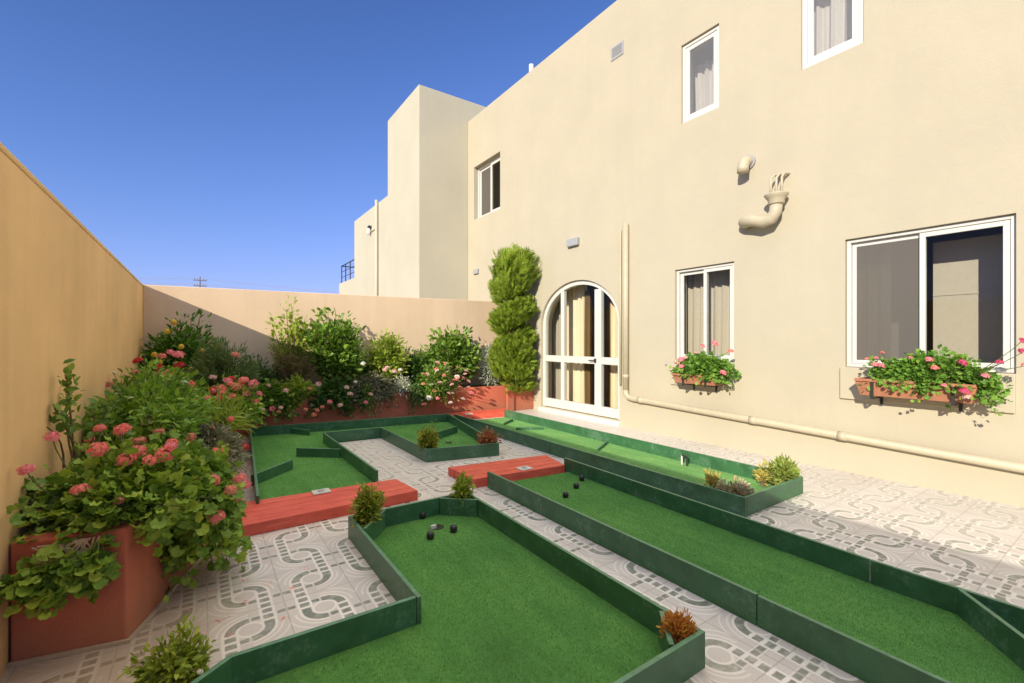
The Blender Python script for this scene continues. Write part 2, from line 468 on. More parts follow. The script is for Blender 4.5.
# tower and wing
MB().prism([(4.22,10),(7.6,10),(7.6,12.15),(4.22,12.15)], -.045, 7.365).build('stair_tower', M['tower'], house, bevel=.012)
MB().prism([(4.22,12.155),(9.5,12.155),(9.5,15.4),(4.22,15.4)], -.045, 5.335).build('side_wing', M['tower'], house, bevel=.012)
MB().prism([(4.22,15.405),(9.5,15.405),(9.5,17.4),(4.22,17.4)], -.045, 3.47).build('balcony_block', M['tower'], house, bevel=.012)
rl = MB()
for y in (15.6, 16.2, 16.8, 17.35): rl.tube([(4.3,y,3.47),(4.3,y,4.12)], .018, 6)
for z in (4.12, 3.9, 3.7): rl.tube([(4.3,15.45,z),(4.3,17.36,z)], .02 if z > 4 else .012, 6)
for k in range(9): rl.tube([(4.3+.5*k,17.35,3.47),(4.3+.5*k,17.35,4.12)], .014, 6)
rl.tube([(4.3,17.35,4.12),(8.6,17.35,4.12)], .02, 6)
rl.build('balcony_railing', M['dark'], house)
MB().tube([(4.17,12.95,0),(4.17,12.95,5.40)], .045, 10).build('drainpipe', M['tower'], house, True)
lp = MB().box(4.13,4.22,13.55,13.67,4.72,4.80).build('wall_lamp', M['dark'], house)
MB().lathe([(.045,-.16),(.06,-.08),(.05,0)], (4.15,13.61,4.72), 10).build('lamp_shade', M['curtain_white'], lp)
MB().tube([(4.2,12.95,4.62),(4.2,13.9,4.62)], .012, 6).build('cable', M['pipe'], house)

# windows ------------------------------------------------------------
def curtain(name, y0, y1, z0, z1, x, amp, folds, mat, parent, nseg=90, seed=0, gather=0.):
    rng = random.Random(seed); ph = [rng.uniform(0, 6.28) for _ in range(4)]
    mb = MB(); rows = 8; vs = []
    for j in range(rows+1):
        v = j/rows
        for i in range(nseg+1):
            u = i/nseg
            a = amp*(math.sin(2*math.pi*folds*u+ph[0]+.3*math.sin(5*v+ph[1]))+.45*math.sin(2*math.pi*folds*2.3*u+ph[2]))
            vs.append((x+a, y0+(y1-y0)*u, z0+(z1-z0)*v))
    fs = [(j*(nseg+1)+i, j*(nseg+1)+i+1, (j+1)*(nseg+1)+i+1, (j+1)*(nseg+1)+i) for j in range(rows) for i in range(nseg)]
    mb.add(vs, fs); return mb.build(name, mat, parent, True)

def room(y0, y1, z0, z1, depth, parent):
    a = FX+.281; b = a+depth
    mb = MB().add([(a,y0,z0),(b,y0,z0),(b,y1,z0),(a,y1,z0),(a,y0,z1),(b,y0,z1),(b,y1,z1),(a,y1,z1)],
                  [(0,1,2,3),(7,6,5,4),(4,5,1,0),(5,6,2,1),(6,7,3,2)])
    return mb.build('room_behind', M['room'], parent)

def frame_ring(mb, x0, x1, y0, y1, z0, z1, wd):
    mb.box(x0,x1,y0,y0+wd,z0,z1); mb.box(x0,x1,y1-wd,y1,z0,z1)
    mb.box(x0+.001,x1-.001,y0+wd,y1-wd,z0,z0+wd); mb.box(x0+.001,x1-.001,y0+wd,y1-wd,z1-wd,z1)

def window(win, rec, split=True, wd=.043, label=None, glass='glass', band=None, rd=1.4, screens=()):
    y0, y1, z0, z1 = win; x0 = FX+rec; g = .004
    fr = MB(); frame_ring(fr, x0, x0+.07, y0+g, y1-g, z0+g, z1-g, wd*.75)
    f = fr.build('window', M['white'], house, bevel=.004)
    if label: f['label'] = label
    yi0, yi1, zi0, zi1 = y0+wd*.75+.006, y1-wd*.75-.006, z0+wd*.75+.006, z1-wd*.75-.006
    panes = [(yi0, yi1)] if not split else [(yi0, (yi0+yi1)/2+.02), ((yi0+yi1)/2-.02, yi1)]
    for i, (a, b) in enumerate(panes):
        xs = x0+.012 + (.032 if i else 0)
        s = MB(); frame_ring(s, xs, xs+.028, a, b, zi0, zi1, wd)
        s.build('sash', M['white'], f, bevel=.004)
        MB().box(xs+.011, xs+.016, a+wd-.004, b-wd+.004, zi0+wd-.004, zi1-wd+.004).build('pane', M[glass], f)
        if i in screens:
            MB().box(xs-.004, xs-.002, a+wd-.004, b-wd+.004, zi0+wd-.004, zi1-wd+.004).build('insect_screen', M['screen'], f)
    room(y0-.4, y1+.4, z0-.4, z1+.25, rd, f)
    if band:
        MB().box(FX-.034, FX+.05, band[0], band[1], band[2], z0-.002).build('sill', M['facade'], f, bevel=.006)
    return f
f1 = window(W1, .035, band=(.74, 1.975, .76), screens=(1,))
curtain('curtain', 1.70, 2.2, .8, 2.6, 6.0, .02, 4, M['curtain'], f1, seed=3)
bl = MB(); bl.box(6.02,6.03,.865,1.365,.8,2.33); bl.box(6.012,6.033,.865,1.365,1.80,1.815)
bl.build('blind', M['curtain_grey'], f1)
f2 = window(W2, .035, band=(3.12, 4.04, .745))
curtain('curtain', 2.95, 4.15, .9, 2.55, 5.93, .022, 11, M['curtain_grey'], f2, seed=5)
f3 = window(W3, .03, split=False, wd=.055, glass='glass_hi')
curtain('curtain', 3.62, 3.95, 4.2, 5.32, 5.93, .03, 3, M['curtain_white'], f3, seed=9)
f4 = window(W4, .02, split=False, wd=.06, glass='glass_hi')
curtain('curtain', 1.98, 2.46, 4.2, 5.9, 5.90, .03, 3, M['curtain_white'], f4, seed=12)
f5 = window(W5, .11, wd=.06, screens=(1,))
curtain('curtain', 8.45, 9.0, 4.0, 5.8, 6.0, .03, 5, M['curtain'], f5, seed=15)

# arched door --------------------------------------------------------
door = MB()
xa, xb = FX+.05, FX+.13
def arch_band(mb, y0, y1, zb, zs, zt, wd, x0, x1, n=24):
    o = [(y1, zb)] + arch_pts(y0, y1, zs, zt-zs, n) + [(y0, zb)]
    i = [(y1-wd, zb)] + arch_pts(y0+wd, y1-wd, zs, zt-zs-wd, n) + [(y0+wd, zb)]
    k = len(o); vs = []
    for x in (x0, x1):
        vs += [(x, *p) for p in o] + [(x, *p) for p in i]
    fs = []
    for j in range(k-1):
        fs += [(j, j+1, k+j+1, k+j), (2*k+j, 3*k+j, 3*k+j+1, 2*k+j+1), (j, 2*k+j, 2*k+j+1, j+1), (k+j, k+j+1, 3*k+j+1, 3*k+j)]
    fs += [(0, k, 3*k, 2*k), (k-1, 3*k-1, 4*k-1, 2*k-1)]
    mb.add(vs, fs)
arch_band(door, D0+.004, D1-.004, DZ0+.003, DS, DT-.004, .075, xa, xb)
dr = door.build('arched_door', M['white'], house, bevel=.004)
def arch_z(y, inset=.07):
    c=(D0+D1)/2; h=(D1-D0)/2-inset; q=max(0,1-((y-c)/h)**2); return DS+(DT-DS-inset)*math.sqrt(q)
MA, MBm = 6.46, 5.545           # mullion positions (y)
for yc, wd in ((MA, .085), (MBm, .15)):
    zt = min(arch_z(yc-wd/2), arch_z(yc+wd/2))+.012
    MB().box(xa-.006, xb-.01, yc-wd/2, yc+wd/2, DZ0+.012, zt).build('mullion', M['white'], dr, bevel=.004)
segs = [(D0+.082, MBm-.077), (MBm+.077, MA-.045), (MA+.045, D1-.082)]
for a, b in segs:
    MB().box(xa+.002, xb-.014, a, b, .965, 1.085).build('rail', M['white'], dr, bevel=.004)
    MB().box(xa+.002, xb-.014, a, b, DZ0+.012, DZ0+.17).build('rail', M['white'], dr, bevel=.004)
for a, b in segs:
    MB().box(xa+.03, xa+.036, a-.004, b+.004, DZ0+.16, .97).build('pane', M['glass'], dr)
    pts = [(b+.004, 1.08)]; k = 10
    pts += [(b+.004+(a-b-.008)*i/k, arch_z(b+.004+(a-b-.008)*i/k, .05)) for i in range(k+1)] + [(a-.004, 1.08)]
    nn = len(pts); vs = [(xa+.03,*p) for p in pts]+[(xa+.036,*p) for p in pts]
    MB().add(vs, [tuple(range(nn)), tuple(range(2*nn-1,nn-1,-1))]+[(i,i+nn,(i+1)%nn+nn,(i+1)%nn) for i in range(nn)]).build('pane', M['glass'], dr)
h = MB(); h.box(xa-.035, xa-.008, MBm+.03, MBm+.06, .99, 1.06); h.tube([(xa-.035,MBm+.045,1.03),(xa-.06,MBm+.045,1.03),(xa-.06,MBm+.16,1.025)], .010, 8)
h.build('handle', M['dark'], dr)
room(D0-.4, D1+.4, -.02, 2.9, 2.2, dr)
curtain('curtain', 6.24, 6.86, .0, 2.75, 5.97, .035, 5, M['curtain'], dr, seed=21)
curtain('curtain', 6.92, 7.45, .0, 2.75, 5.97, .025, 6, M['curtain_grey'], dr, seed=22)
curtain('curtain', 5.36, 5.60, .0, 2.75, 5.97, .03, 4, M['curtain'], dr, seed=23)
curtain('curtain_trim', 6.12, 6.25, .0, 2.3, 5.955, .03, 3, M['ruffle'], dr, seed=24)
curtain('curtain_trim', 5.585, 5.69, .0, 2.3, 5.955, .03, 3, M['ruffle'], dr, seed=25)
MB().box(FX-.05, FX+.06, D0-.03, D1+.03, -.04, .075).build('door_step', M['white'], dr, bevel=.008)

# pipes and fittings ---------------------------------------------------
MB().tube([(FX-.055,4.84,.60),(FX-.055,4.84,3.18)], .045, 14).build('downpipe', M['pipe'], house, True)
MB().tube([(FX-.03,4.97,.66),(FX-.03,4.97,3.12)], .018, 8).build('conduit', M['pipe'], house, True)
pp = MB().tube([(FX-.055,4.84,.60),(FX-.055,4.83,.53),(FX-.056,4.79,.49),(FX-.056,4.70,.475),(FX-.056,-4.8,.0775+.055)], .042, 14).build('waste_pipe', M['pipe'], house, True)
for y in (4.55, 2.86, 1.94): MB().tube([(FX-.056,y+.04,.475-.0363*(4.7-y)),(FX-.056,y-.04,.475-.0363*(4.7-y))], .047, 14).build('pipe_collar', M['pipe'], pp, True)
MB().tube([(FX-.055,4.84,.78),(FX-.055,4.84,.84)], .047, 14).build('pipe_collar', M['pipe'], pp, True)
st = MB().tube([(FX+.02,2.94,3.53),(FX-.06,2.94,3.53),(FX-.115,2.94,3.50),(FX-.14,2.94,3.43),(FX-.14,2.94,3.38)], .065, 16).build('pipe_stub', M['pipe'], house, True)
MB().lathe([(.085,-.03),(.085,-.004)], (FX,2.94,3.53), 16, 'x').build('pipe_flange', M['grey'], st)
tr = MB().tube([(FX+.02,2.97,2.79),(FX-.09,2.95,2.79),(FX-.13,2.90,2.79),(FX-.14,2.80,2.77),(FX-.14,2.70,2.735),(FX-.14,2.61,2.75),(FX-.14,2.565,2.82),(FX-.14,2.555,2.93)], .067, 16).build('pipe_trap', M['pipe'], house, True)
MB().lathe([(.078,0),(.085,.01),(.085,.05),(.1,.07),(.125,.105),(.125,.115),(.06,.115)], (FX-.14,2.555,2.90), 18).build('hopper', M['pipe'], tr, True)
tb = MB()
for dx, dy in ((-.03,.045),(0,.0),(.02,-.05)):
    tb.tube([(FX-.14+dx,2.555+dy,2.98),(FX-.14+dx,2.555+dy,3.20),(FX-.10+dx*.4,2.545+dy,3.25),(FX+.02,2.53+dy,3.255)], .014, 8)
tb.build('outlet_tubes', M['pipe'], tr, True)
v1 = MB(); frame_ring(v1, FX-.012, FX+.01, 4.93, 5.19, 5.90, 6.11, .03)
for k in range(5): v1.box(FX-.009, FX+.004, 4.965, 5.155, 5.935+.03*k, 5.952+.03*k)
v1.build('vent_grille', M['grey'], house)
vl = MB().box(FX-.07, FX-.002, 5.94, 6.22, 3.05, 3.19).build('wall_light', M['grey'], house, bevel=.012)
MB().box(FX-.05, FX-.002, 9.45, 9.66, 2.98, 3.10).build('junction_box', M['grey'], house, bevel=.01)
MB().tube([(5.7,7.6,6.80),(5.7,7.6,7.12)], .05, 12).build('roof_vent', M['white'], house, True)
MB().tube([(FX-.006,3.19,.875),(FX-.045,3.19,.875)], .03, 12).build('outlet_cap', M['grey'], f2, True)
MB().tube([(FX-.002,4.13,1.02),(FX-.02,4.13,1.02)], .014, 8).build('wall_plug', M['grey'], house, True)

# --- planters
def offset_poly(pts, d):
    out = []
    n = len(pts)
    for i, p in enumerate(pts):
        p = Vector(p); nn = Vector((0,0))
        ds = []
        if i > 0: ds.append((p-Vector(pts[i-1])).normalized())
        if i < n-1: ds.append((Vector(pts[i+1])-p).normalized())
        ns = [Vector((-q.y, q.x)) for q in ds]
        if len(ns) == 1: out.append(tuple(p+ns[0]*d))
        else:
            b = (ns[0]+ns[1]).normalized(); out.append(tuple(p + b*(d/max(.3, b.dot(ns[0])))))
    return out
def wall_strip(mb, pts, th, z0, z1):
    inner = offset_poly(pts, th)
    for i in range(len(pts)-1):
        a, b, c, d = pts[i], pts[i+1], inner[i+1], inner[i]
        mb.add([(*a,z0),(*b,z0),(*c,z0),(*d,z0),(*a,z1),(*b,z1),(*c,z1),(*d,z1)],
               [(3,2,1,0),(4,5,6,7),(0,1,5,4),(2,3,7,6)] + ([(3,0,4,7)] if i == 0 else []) + ([(1,2,6,5)] if i == len(pts)-2 else []))
    return inner
def weld(o):
    bm = bmesh.new(); bm.from_mesh(o.data); bmesh.ops.remove_doubles(bm, verts=bm.verts, dist=1e-4); bm.to_mesh(o.data); bm.free()
def planter(label, pts, closing, h, soil_z):
    p = thing('raised_planter', label, 'planter', (*pts[0], 0))
    mb = MB(); inner = wall_strip(mb, pts, .09, 0, h)
    o = mb.build('planter_wall', M['red'], p); weld(o)
    bv = o.modifiers.new('Bevel','BEVEL'); bv.width=.012; bv.segments=3; bv.limit_method='ANGLE'; bv.angle_limit=R(35)
    MB().sheet(inner + closing, soil_z).build('soil', M['soil'], p)
    mb = MB(); wall_strip(mb, offset_poly(pts, -.018), .016, 0.001, .016); mb.build('mortar_foot', M['foot'], p)
    return p
P_SIDE = [(-.655,2.745),(-.27,2.665),(-.19,2.88),(-.12,3.12),(.06,3.62),(.16,4.1),(.24,5.2),(.33,7.44)]
planter('long red painted planter along the ochre garden wall with a sharp front corner', P_SIDE, [(-.655,7.44)], .51, .46)
P_REAR = [(.345,7.47),(3.0,7.42),(4.86,7.30)]
pr = planter('red painted planter across the far end below the pinkish wall', P_REAR, [(5.5,7.3),(5.5,8.19),(-.65,8.19),(-.65,7.5)], .50, .45)
MB().box(4.862, 5.02, 7.24, 7.42, 0, .52).build('pilaster', M['red'], pr, bevel=.01)
MB().box(5.022, 5.515, 7.28, 7.38, 0, .47).build('end_wall', M['red'], pr, bevel=.01)

# --- minigolf lanes
BH, BT = .15, .022
def board(parent, p0, p1, h=BH, th=BT, name='board', side=1, z0=0.0, z1e=None):
    p0, p1 = Vector((*p0,)), Vector((*p1,))
    d = (p1-p0).normalized(); nrm = Vector((-d.y, d.x))*side*th
    poly = [p0, p1, p1+nrm, p0+nrm]
    top0, top1 = h, (h if z1e is None else z1e)
    vs = [(q.x,q.y,z0) for q in poly] + [(poly[0].x,poly[0].y,top0),(poly[1].x,poly[1].y,top1),(poly[2].x,poly[2].y,top1),(poly[3].x,poly[3].y,top0)]
    fs = [(0,1,5,4),(1,2,6,5),(2,3,7,6),(3,0,4,7),(4,5,6,7),(3,2,1,0)]
    if side < 0: fs = [f[::-1] for f in fs]
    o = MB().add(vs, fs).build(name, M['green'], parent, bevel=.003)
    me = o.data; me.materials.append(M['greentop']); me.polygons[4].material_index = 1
    return o
def jag(poly, seed=1): return poly

def cup(parent, x, y, r=.05):
    MB().lathe([(r,-.002),(r,.0015),(r*.85,.0016)], (x,y,.0215), 20).build('cup', M['black'], parent)

LA = thing('minigolf_lane', 'nearest putting lane with a stepped left side, cut corners and bare tiles in its notch', 'golf lane', (.9, 2.2, 0), 'green minigolf lanes')
LB = thing('minigolf_lane', 'long shaded putting lane between the nearest lane and the sunlit one', 'golf lane', (2.6, 2, 0), 'green minigolf lanes')
LC = thing('minigolf_lane', 'bright sunlit straight putting lane nearest the house door', 'golf lane', (3.9, 4.3, 0), 'green minigolf lanes')
LD = thing('minigolf_lane', 'U shaped putting lane in front of the rear planter, wrapped round a strip of tiles', 'golf lane', (1.9, 5.5, 0), 'green minigolf lanes')
# lane A
A = [(.84,3.22),(.84,2.035),(.09,2.05),(-.21,1.83),(-.21,1.10),(1.725,1.10),(1.765,3.22)]
MB().sheet(A, .02).build('turf', M['turf'], LA)
for p, q, s in (((.84,3.22),(.84,2.012),1), ((.838,2.035),(.09,2.052),1), ((.09,2.05),(-.22,1.82),1), ((-.21,1.80),(-.21,1.10),1),
                ((-.21,1.10),(1.725,1.10),1), ((1.727,1.122),(1.765,3.22),1), ((1.743,3.22),(.862,3.22),1)):
    board(LA, p, q, side=s)
for p, q in (((1.075,3.20),(.862,2.955)), ((1.745,3.01),(1.53,3.20)), ((1.55,1.122),(1.705,1.29))):
    board(LA, p, q, side=1, name='corner_board')
cup(LA, 1.40, 2.99)
MB().box(1.345,1.385,2.965,2.985,.021,.05).build('cup_marker', M['white'], LA, bevel=.004)
# lane B
Bp = [(2.185,3.60),(2.165,-.6),(3.08,-.6),(3.06,.95),(3.12,3.50)]
MB().sheet(Bp, .02).build('turf', M['turf'], LB)
board(LB, (2.19,3.60), (2.175,1.125), side=1); board(LB, (2.175,1.120), (2.165,-.6), side=1, h=.146)
board(LB, (3.08,-.6), (3.06,.95), side=1, h=.149); board(LB, (3.06,.955), (3.12,3.57), side=1)
board(LB, (2.19,-.58), (3.055,-.58), side=1)
board(LB, (3.035,.60), (2.60,.22), side=1, name='deflector_board')
# lane C
Cp = [(3.46,6.70),(3.46,1.88),(4.41,1.88),(4.44,6.68)]
MB().sheet([(3.46,6.74),(3.46,1.88),(4.41,1.88),(4.44,6.66)], .02).build('turf', M['turf_sunlit'], LC)
board(LC, (3.46,6.75), (3.455,4.24), side=1); board(LC, (3.455,4.235), (3.455,1.87), side=1, h=.148)
board(LC, (3.48,1.87), (4.42,1.87), side=1); board(LC, (4.42,1.894), (4.445,6.69), side=1)
board(LC, (4.30,6.27), (3.98,6.05), side=1, h=.06, name='deflector_board', z0=.02)
board(LC, (4.28,5.40), (3.93,5.62), side=1, h=.06, name='deflector_board', z0=.02)
board(LC, (4.34,4.18), (3.99,3.98), side=1, h=.06, name='deflector_board', z0=.02)
MB().tube([(4.30,3.02,.02),(4.30,3.02,.118)], .010, 8).build('hoop_post', M['white'], LC)
MB().tube([(4.29,2.95,.02),(4.29,2.95,.118),(4.295,2.985,.124),(4.30,3.015,.119)], .011, 8).build('hoop', M['dark'], LC)
# lane D
Dp = [(1.37,4.13),(1.355,6.32),(2.08,6.27),(2.08,4.72),(2.91,4.53),(3.42,6.85),(.57,7.34),(.36,4.04)]
MB().sheet(Dp, .02).build('turf', M['turf'], LD)
for p, q in (((1.37,4.20),(1.355,6.34)), ((1.357,6.34),(2.08,6.28)), ((2.08,6.30),(2.08,4.72)), ((2.082,4.72),(2.92,4.525)),
             ((2.925,4.55),(3.42,6.85)), ((3.40,6.85),(.58,7.34)), ((.57,7.34),(.36,4.04))):
    board(LD, p, q, side=1)
board(LD, (.40,4.80), (.80,5.20), side=1, name='deflector_board', h=.12, z0=.02)
board(LD, (1.33,5.42), (.93,5.76), side=1, name='deflector_board', h=.12, z0=.02)
board(LD, (1.07,7.24), (1.27,6.92), side=1, name='deflector_board', h=.10, z0=.02)
board(LD, (2.59,5.62), (3.10,5.92), side=1, name='deflector_board', h=.12, z0=.02)
cup(LD, 2.70, 5.41)

# red tee decks
def deck(label, rows, z=.085, mark=None):
    """rows: list of quads (planks)"""
    d = thing('tee_deck', label, 'tee deck', (*rows[0][0], 0), 'red plank tee decks')
    for q in rows: MB().prism(q, .0, z).build('plank', M['redwood'], d, bevel=.006)
    if mark:
        x, y = mark
        m_ = MB().box(x-.07, x+.07, y-.055, y+.055, z, z+.010).build('tee_tile', M['white'], d, bevel=.003)
        MB().lathe([(.028,0),(.028,.004),(.015,.006)], (x,y,z+.010), 14).build('tee_dot', M['grey'], m_)
    return d
def split(q, n, gap=.004):
    (a, b, c, d) = [Vector(p) for p in q]     # a-b near edge, d-c far edge
    out = []
    for i in range(n):
        t0, t1 = i/n, (i+1)/n
        e = gap/ (d-a).length
        out.append([tuple(a.lerp(d,t0+e)), tuple(b.lerp(c,t0+e)), tuple(b.lerp(c,t1-e)), tuple(a.lerp(d,t1-e))])
    return out
deck('red plank tee deck beside the geranium planter, joined to the U shaped lane', split([(.13,3.62),(1.53,3.64),(1.49,4.07),(.18,4.16)], 4), mark=(.84,4.06))
deck('red plank tee deck in the middle of the yard between two lanes', split([(2.08,3.645),(3.085,3.535),(3.19,3.98),(2.06,4.15)], 4), mark=(2.66,3.66))
deck('red plank tee deck at the far end of the sunlit lane', split([(3.27,6.98),(4.60,6.78),(4.80,7.18),(3.30,7.33)], 3), mark=(3.86,6.97))
MB().build

# pegs on the turf
pegs = [((1.38,3.20), 'black peg behind the cup on the nearest lane, farthest back'), ((1.46,2.85), 'black peg right of the cup on the nearest lane'),
        ((1.28,2.84), 'black peg left of the cup on the nearest lane, closest to the front'),
        ((3.01,3.21), 'black peg farthest back of the three in the middle lane'), ((2.81,3.07), 'middle black peg of the three in the middle lane'),
        ((2.57,2.94), 'black peg closest to the front of the three in the middle lane')]
pm = MB().lathe([(.017,0),(.023,.004),(.026,.018),(.026,.032),(.022,.043),(.012,.050)], (0,0,0), 16).mesh('peg')
pm.materials.append(M['black']); pm.polygons.foreach_set('use_smooth', [True]*len(pm.polygons))
for (x, y), lab in pegs:
    o = bpy.data.objects.new('peg', pm); COL.objects.link(o); o.location = (x, y, .0205); tag(o, lab, 'peg', 'black pegs on the turf')

# ------------------------------------------------------------------ plants
def unit(a): return a/np.maximum(np.linalg.norm(a, axis=-1, keepdims=True), 1e-9)
def T_round():
    k = 15; v = [(0,.40,-.07)]
    for i in range(k):
        w = 2*math.pi*(i+.5)/k - math.pi/2; lobe = abs(math.sin(2.5*(w+math.pi/2)))
        r = .44+.11*lobe
        if i in (0, k-1): r = .30
        v.append((r*math.cos(w), .48+r*math.sin(w), .11*math.sin(5*w)+.06*math.cos(2*w)+.03))
    return np.array(v), [(0, 1+i, 1+(i+1) % k) for i in range(k)]
def T_oval(wd=.24):
    v = [(0,0,0),(-wd*.8,.3,.06),(0,.32,0),(wd*.8,.3,.06),(-wd*.75,.68,.02),(0,.68,-.04),(wd*.75,.68,.02),(0,1,-.14)]
    return np.array(v), [(0,2,1),(0,3,2),(1,2,5,4),(2,3,6,5),(4,5,7),(5,6,7)]
def T_lance(wd=.06):
    v = [(-wd*.6,0,0),(wd*.6,0,0),(-wd,.35,.05),(wd,.35,.05),(-wd*.7,.7,.02),(wd*.7,.7,.02),(0,1,-.12)]
    return np.array(v), [(0,1,3,2),(2,3,5,4),(4,5,6)]
def T_needle(wd=.07):
    v = [(-wd,0,0),(wd,0,0),(wd*.5,1,0),(-wd*.5,1,0)]
    return np.array(v), [(0,1,2,3)]
def T_spray():
    v = []; f = []
    def blade(x0,y0,ang,l,w,z=0):
        n = len(v); dx, dy = math.sin(ang), math.cos(ang)
        v.extend([(x0-dy*w,y0+dx*w,z),(x0+dy*w,y0-dx*w,z),(x0+dx*l+dy*w*.3,y0+dy*l-dx*w*.3,z+.04),(x0+dx*l-dy*w*.3,y0+dy*l+dx*w*.3,z+.04)])
        f.append((n,n+1,n+2,n+3))
    blade(0,0,0,1,.05)
    for t_, s in ((.2,.55),(.4,.5),(.6,.4),(.78,.3)):
        blade(0,t_,.6,s,.045,.03); blade(0,t_,-.6,s,.045,-.02)
    return np.array(v), f
def T_spoon():
    v = [(-.05,0,0),(.05,0,0),(-.17,.55,.08),(.17,.55,.08),(-.12,.85,.16),(.12,.85,.16),(0,1,.20),(0,.55,-.02)]
    return np.array(v), [(0,1,7),(0,7,2),(1,3,7),(2,7,5,4),(7,3,5),(4,5,6)]
TPL = dict(round=T_round(), oval=T_oval(), broad=T_oval(.33), lance=T_lance(), strap=T_lance(.035), needle=T_needle(), spray=T_spray(), spoon=T_spoon())

def leaves_mesh(name, kind, P, D, Nn, S):
    tv, tf = TPL[kind]
    D = unit(D); Xx = unit(np.cross(D, Nn)); Z = np.cross(Xx, D)
    S = S[:, None, None]
    V = P[:, None, :] + S*(tv[None,:,0:1]*Xx[:,None,:] + tv[None,:,1:2]*D[:,None,:] + tv[None,:,2:3]*Z[:,None,:])
    n, k = len(P), len(tv)
    V = V.reshape(-1, 3)
    loops = []; starts = []; tot = []
    base = []
    for fc in tf: base += list(fc)
    per = np.array(base); lens = np.array([len(fc) for fc in tf])
    L = (per[None,:] + (np.arange(n)*k)[:,None]).reshape(-1)
    lt = np.tile(lens, n); ls = np.concatenate([[0], np.cumsum(lt)[:-1]])
    me = bpy.data.meshes.new(name)
    me.vertices.add(len(V)); me.vertices.foreach_set('co', V.astype(np.float32).ravel())
    me.loops.add(len(L)); me.loops.foreach_set('vertex_index', L.astype(np.int32))
    me.polygons.add(len(lt)); me.polygons.foreach_set('loop_start', ls.astype(np.int32)); me.polygons.foreach_set('loop_total', lt.astype(np.int32))
    me.update(); me.validate()
    return me

# flower heads: a few shared meshes per colour
def head_mesh(kind, mat, seed):
    rng = np.random.default_rng(seed)
    P, D, Nn, S = [], [], [], []
    if kind == 'ger':
        for i in range(64):
            d = rng.normal(size=3); d[2] = abs(d[2])*1.15-.3; d = d/np.linalg.norm(d)
            c = d*np.array([1,1,.75])*rng.uniform(.62,1.0)
            a = np.cross(d, [0.3,.5,.8]); a /= np.linalg.norm(a); b = np.cross(d, a)
            o = rng.uniform(0, 6.28)
            for j in range(5):
                w = o + 2*math.pi*j/5
                pd = math.cos(w)*a + math.sin(w)*b + d*.28
                P.append(c); D.append(pd); Nn.append(d+rng.normal(size=3)*.15); S.append(.30*rng.uniform(.8,1.2))
        k = 'broad'
    else:   # daisy / single rose
        d = np.array([0,0,1.])
        for ring, (cnt, tilt, s) in enumerate(((9,.25,1.0),(7,.7,.75),(5,1.5,.5))):
            for j in range(cnt):
                w = 2*math.pi*j/cnt + ring*.4 + rng.uniform(-.1,.1)
                P.append((0,0,.06*ring)); D.append((math.cos(w),math.sin(w),tilt)); Nn.append((-.4*math.cos(w),-.4*math.sin(w),1)); S.append(s*rng.uniform(.9,1.1))
        k = 'broad'
    me = leaves_mesh('flower', k, np.array(P,float), np.array(D,float), np.array(Nn,float), np.array(S,float))
    me.materials.append(mat)
    return me
HEADS = {}
def head(kind, mat, i):
    key = (kind, mat, i % 3)
    if key not in HEADS: HEADS[key] = head_mesh(kind, M[mat], hash((kind, i % 3)) % 999 if False else (i % 3)*17+len(kind))
    return HEADS[key]

FCOUNT = [0]
def put_flower(parent, p, r, mat, kind='ger', rng=None, face=(0,0,1)):
    rng = rng or np.random.default_rng(FCOUNT[0]); FCOUNT[0] += 1
    o = bpy.data.objects.new('flower', head(kind, mat, int(rng.integers(0, 99))))
    COL.objects.link(o); o.parent = parent
    o.location = Vector(p) - parent.location
    f = Vector(face)+Vector(rng.normal(size=3)*.25); f.normalize()
    q = f.to_track_quat('Z', 'Y'); e = q.to_euler(); o.rotation_euler = e
    o.scale = (r, r, r)
    return o

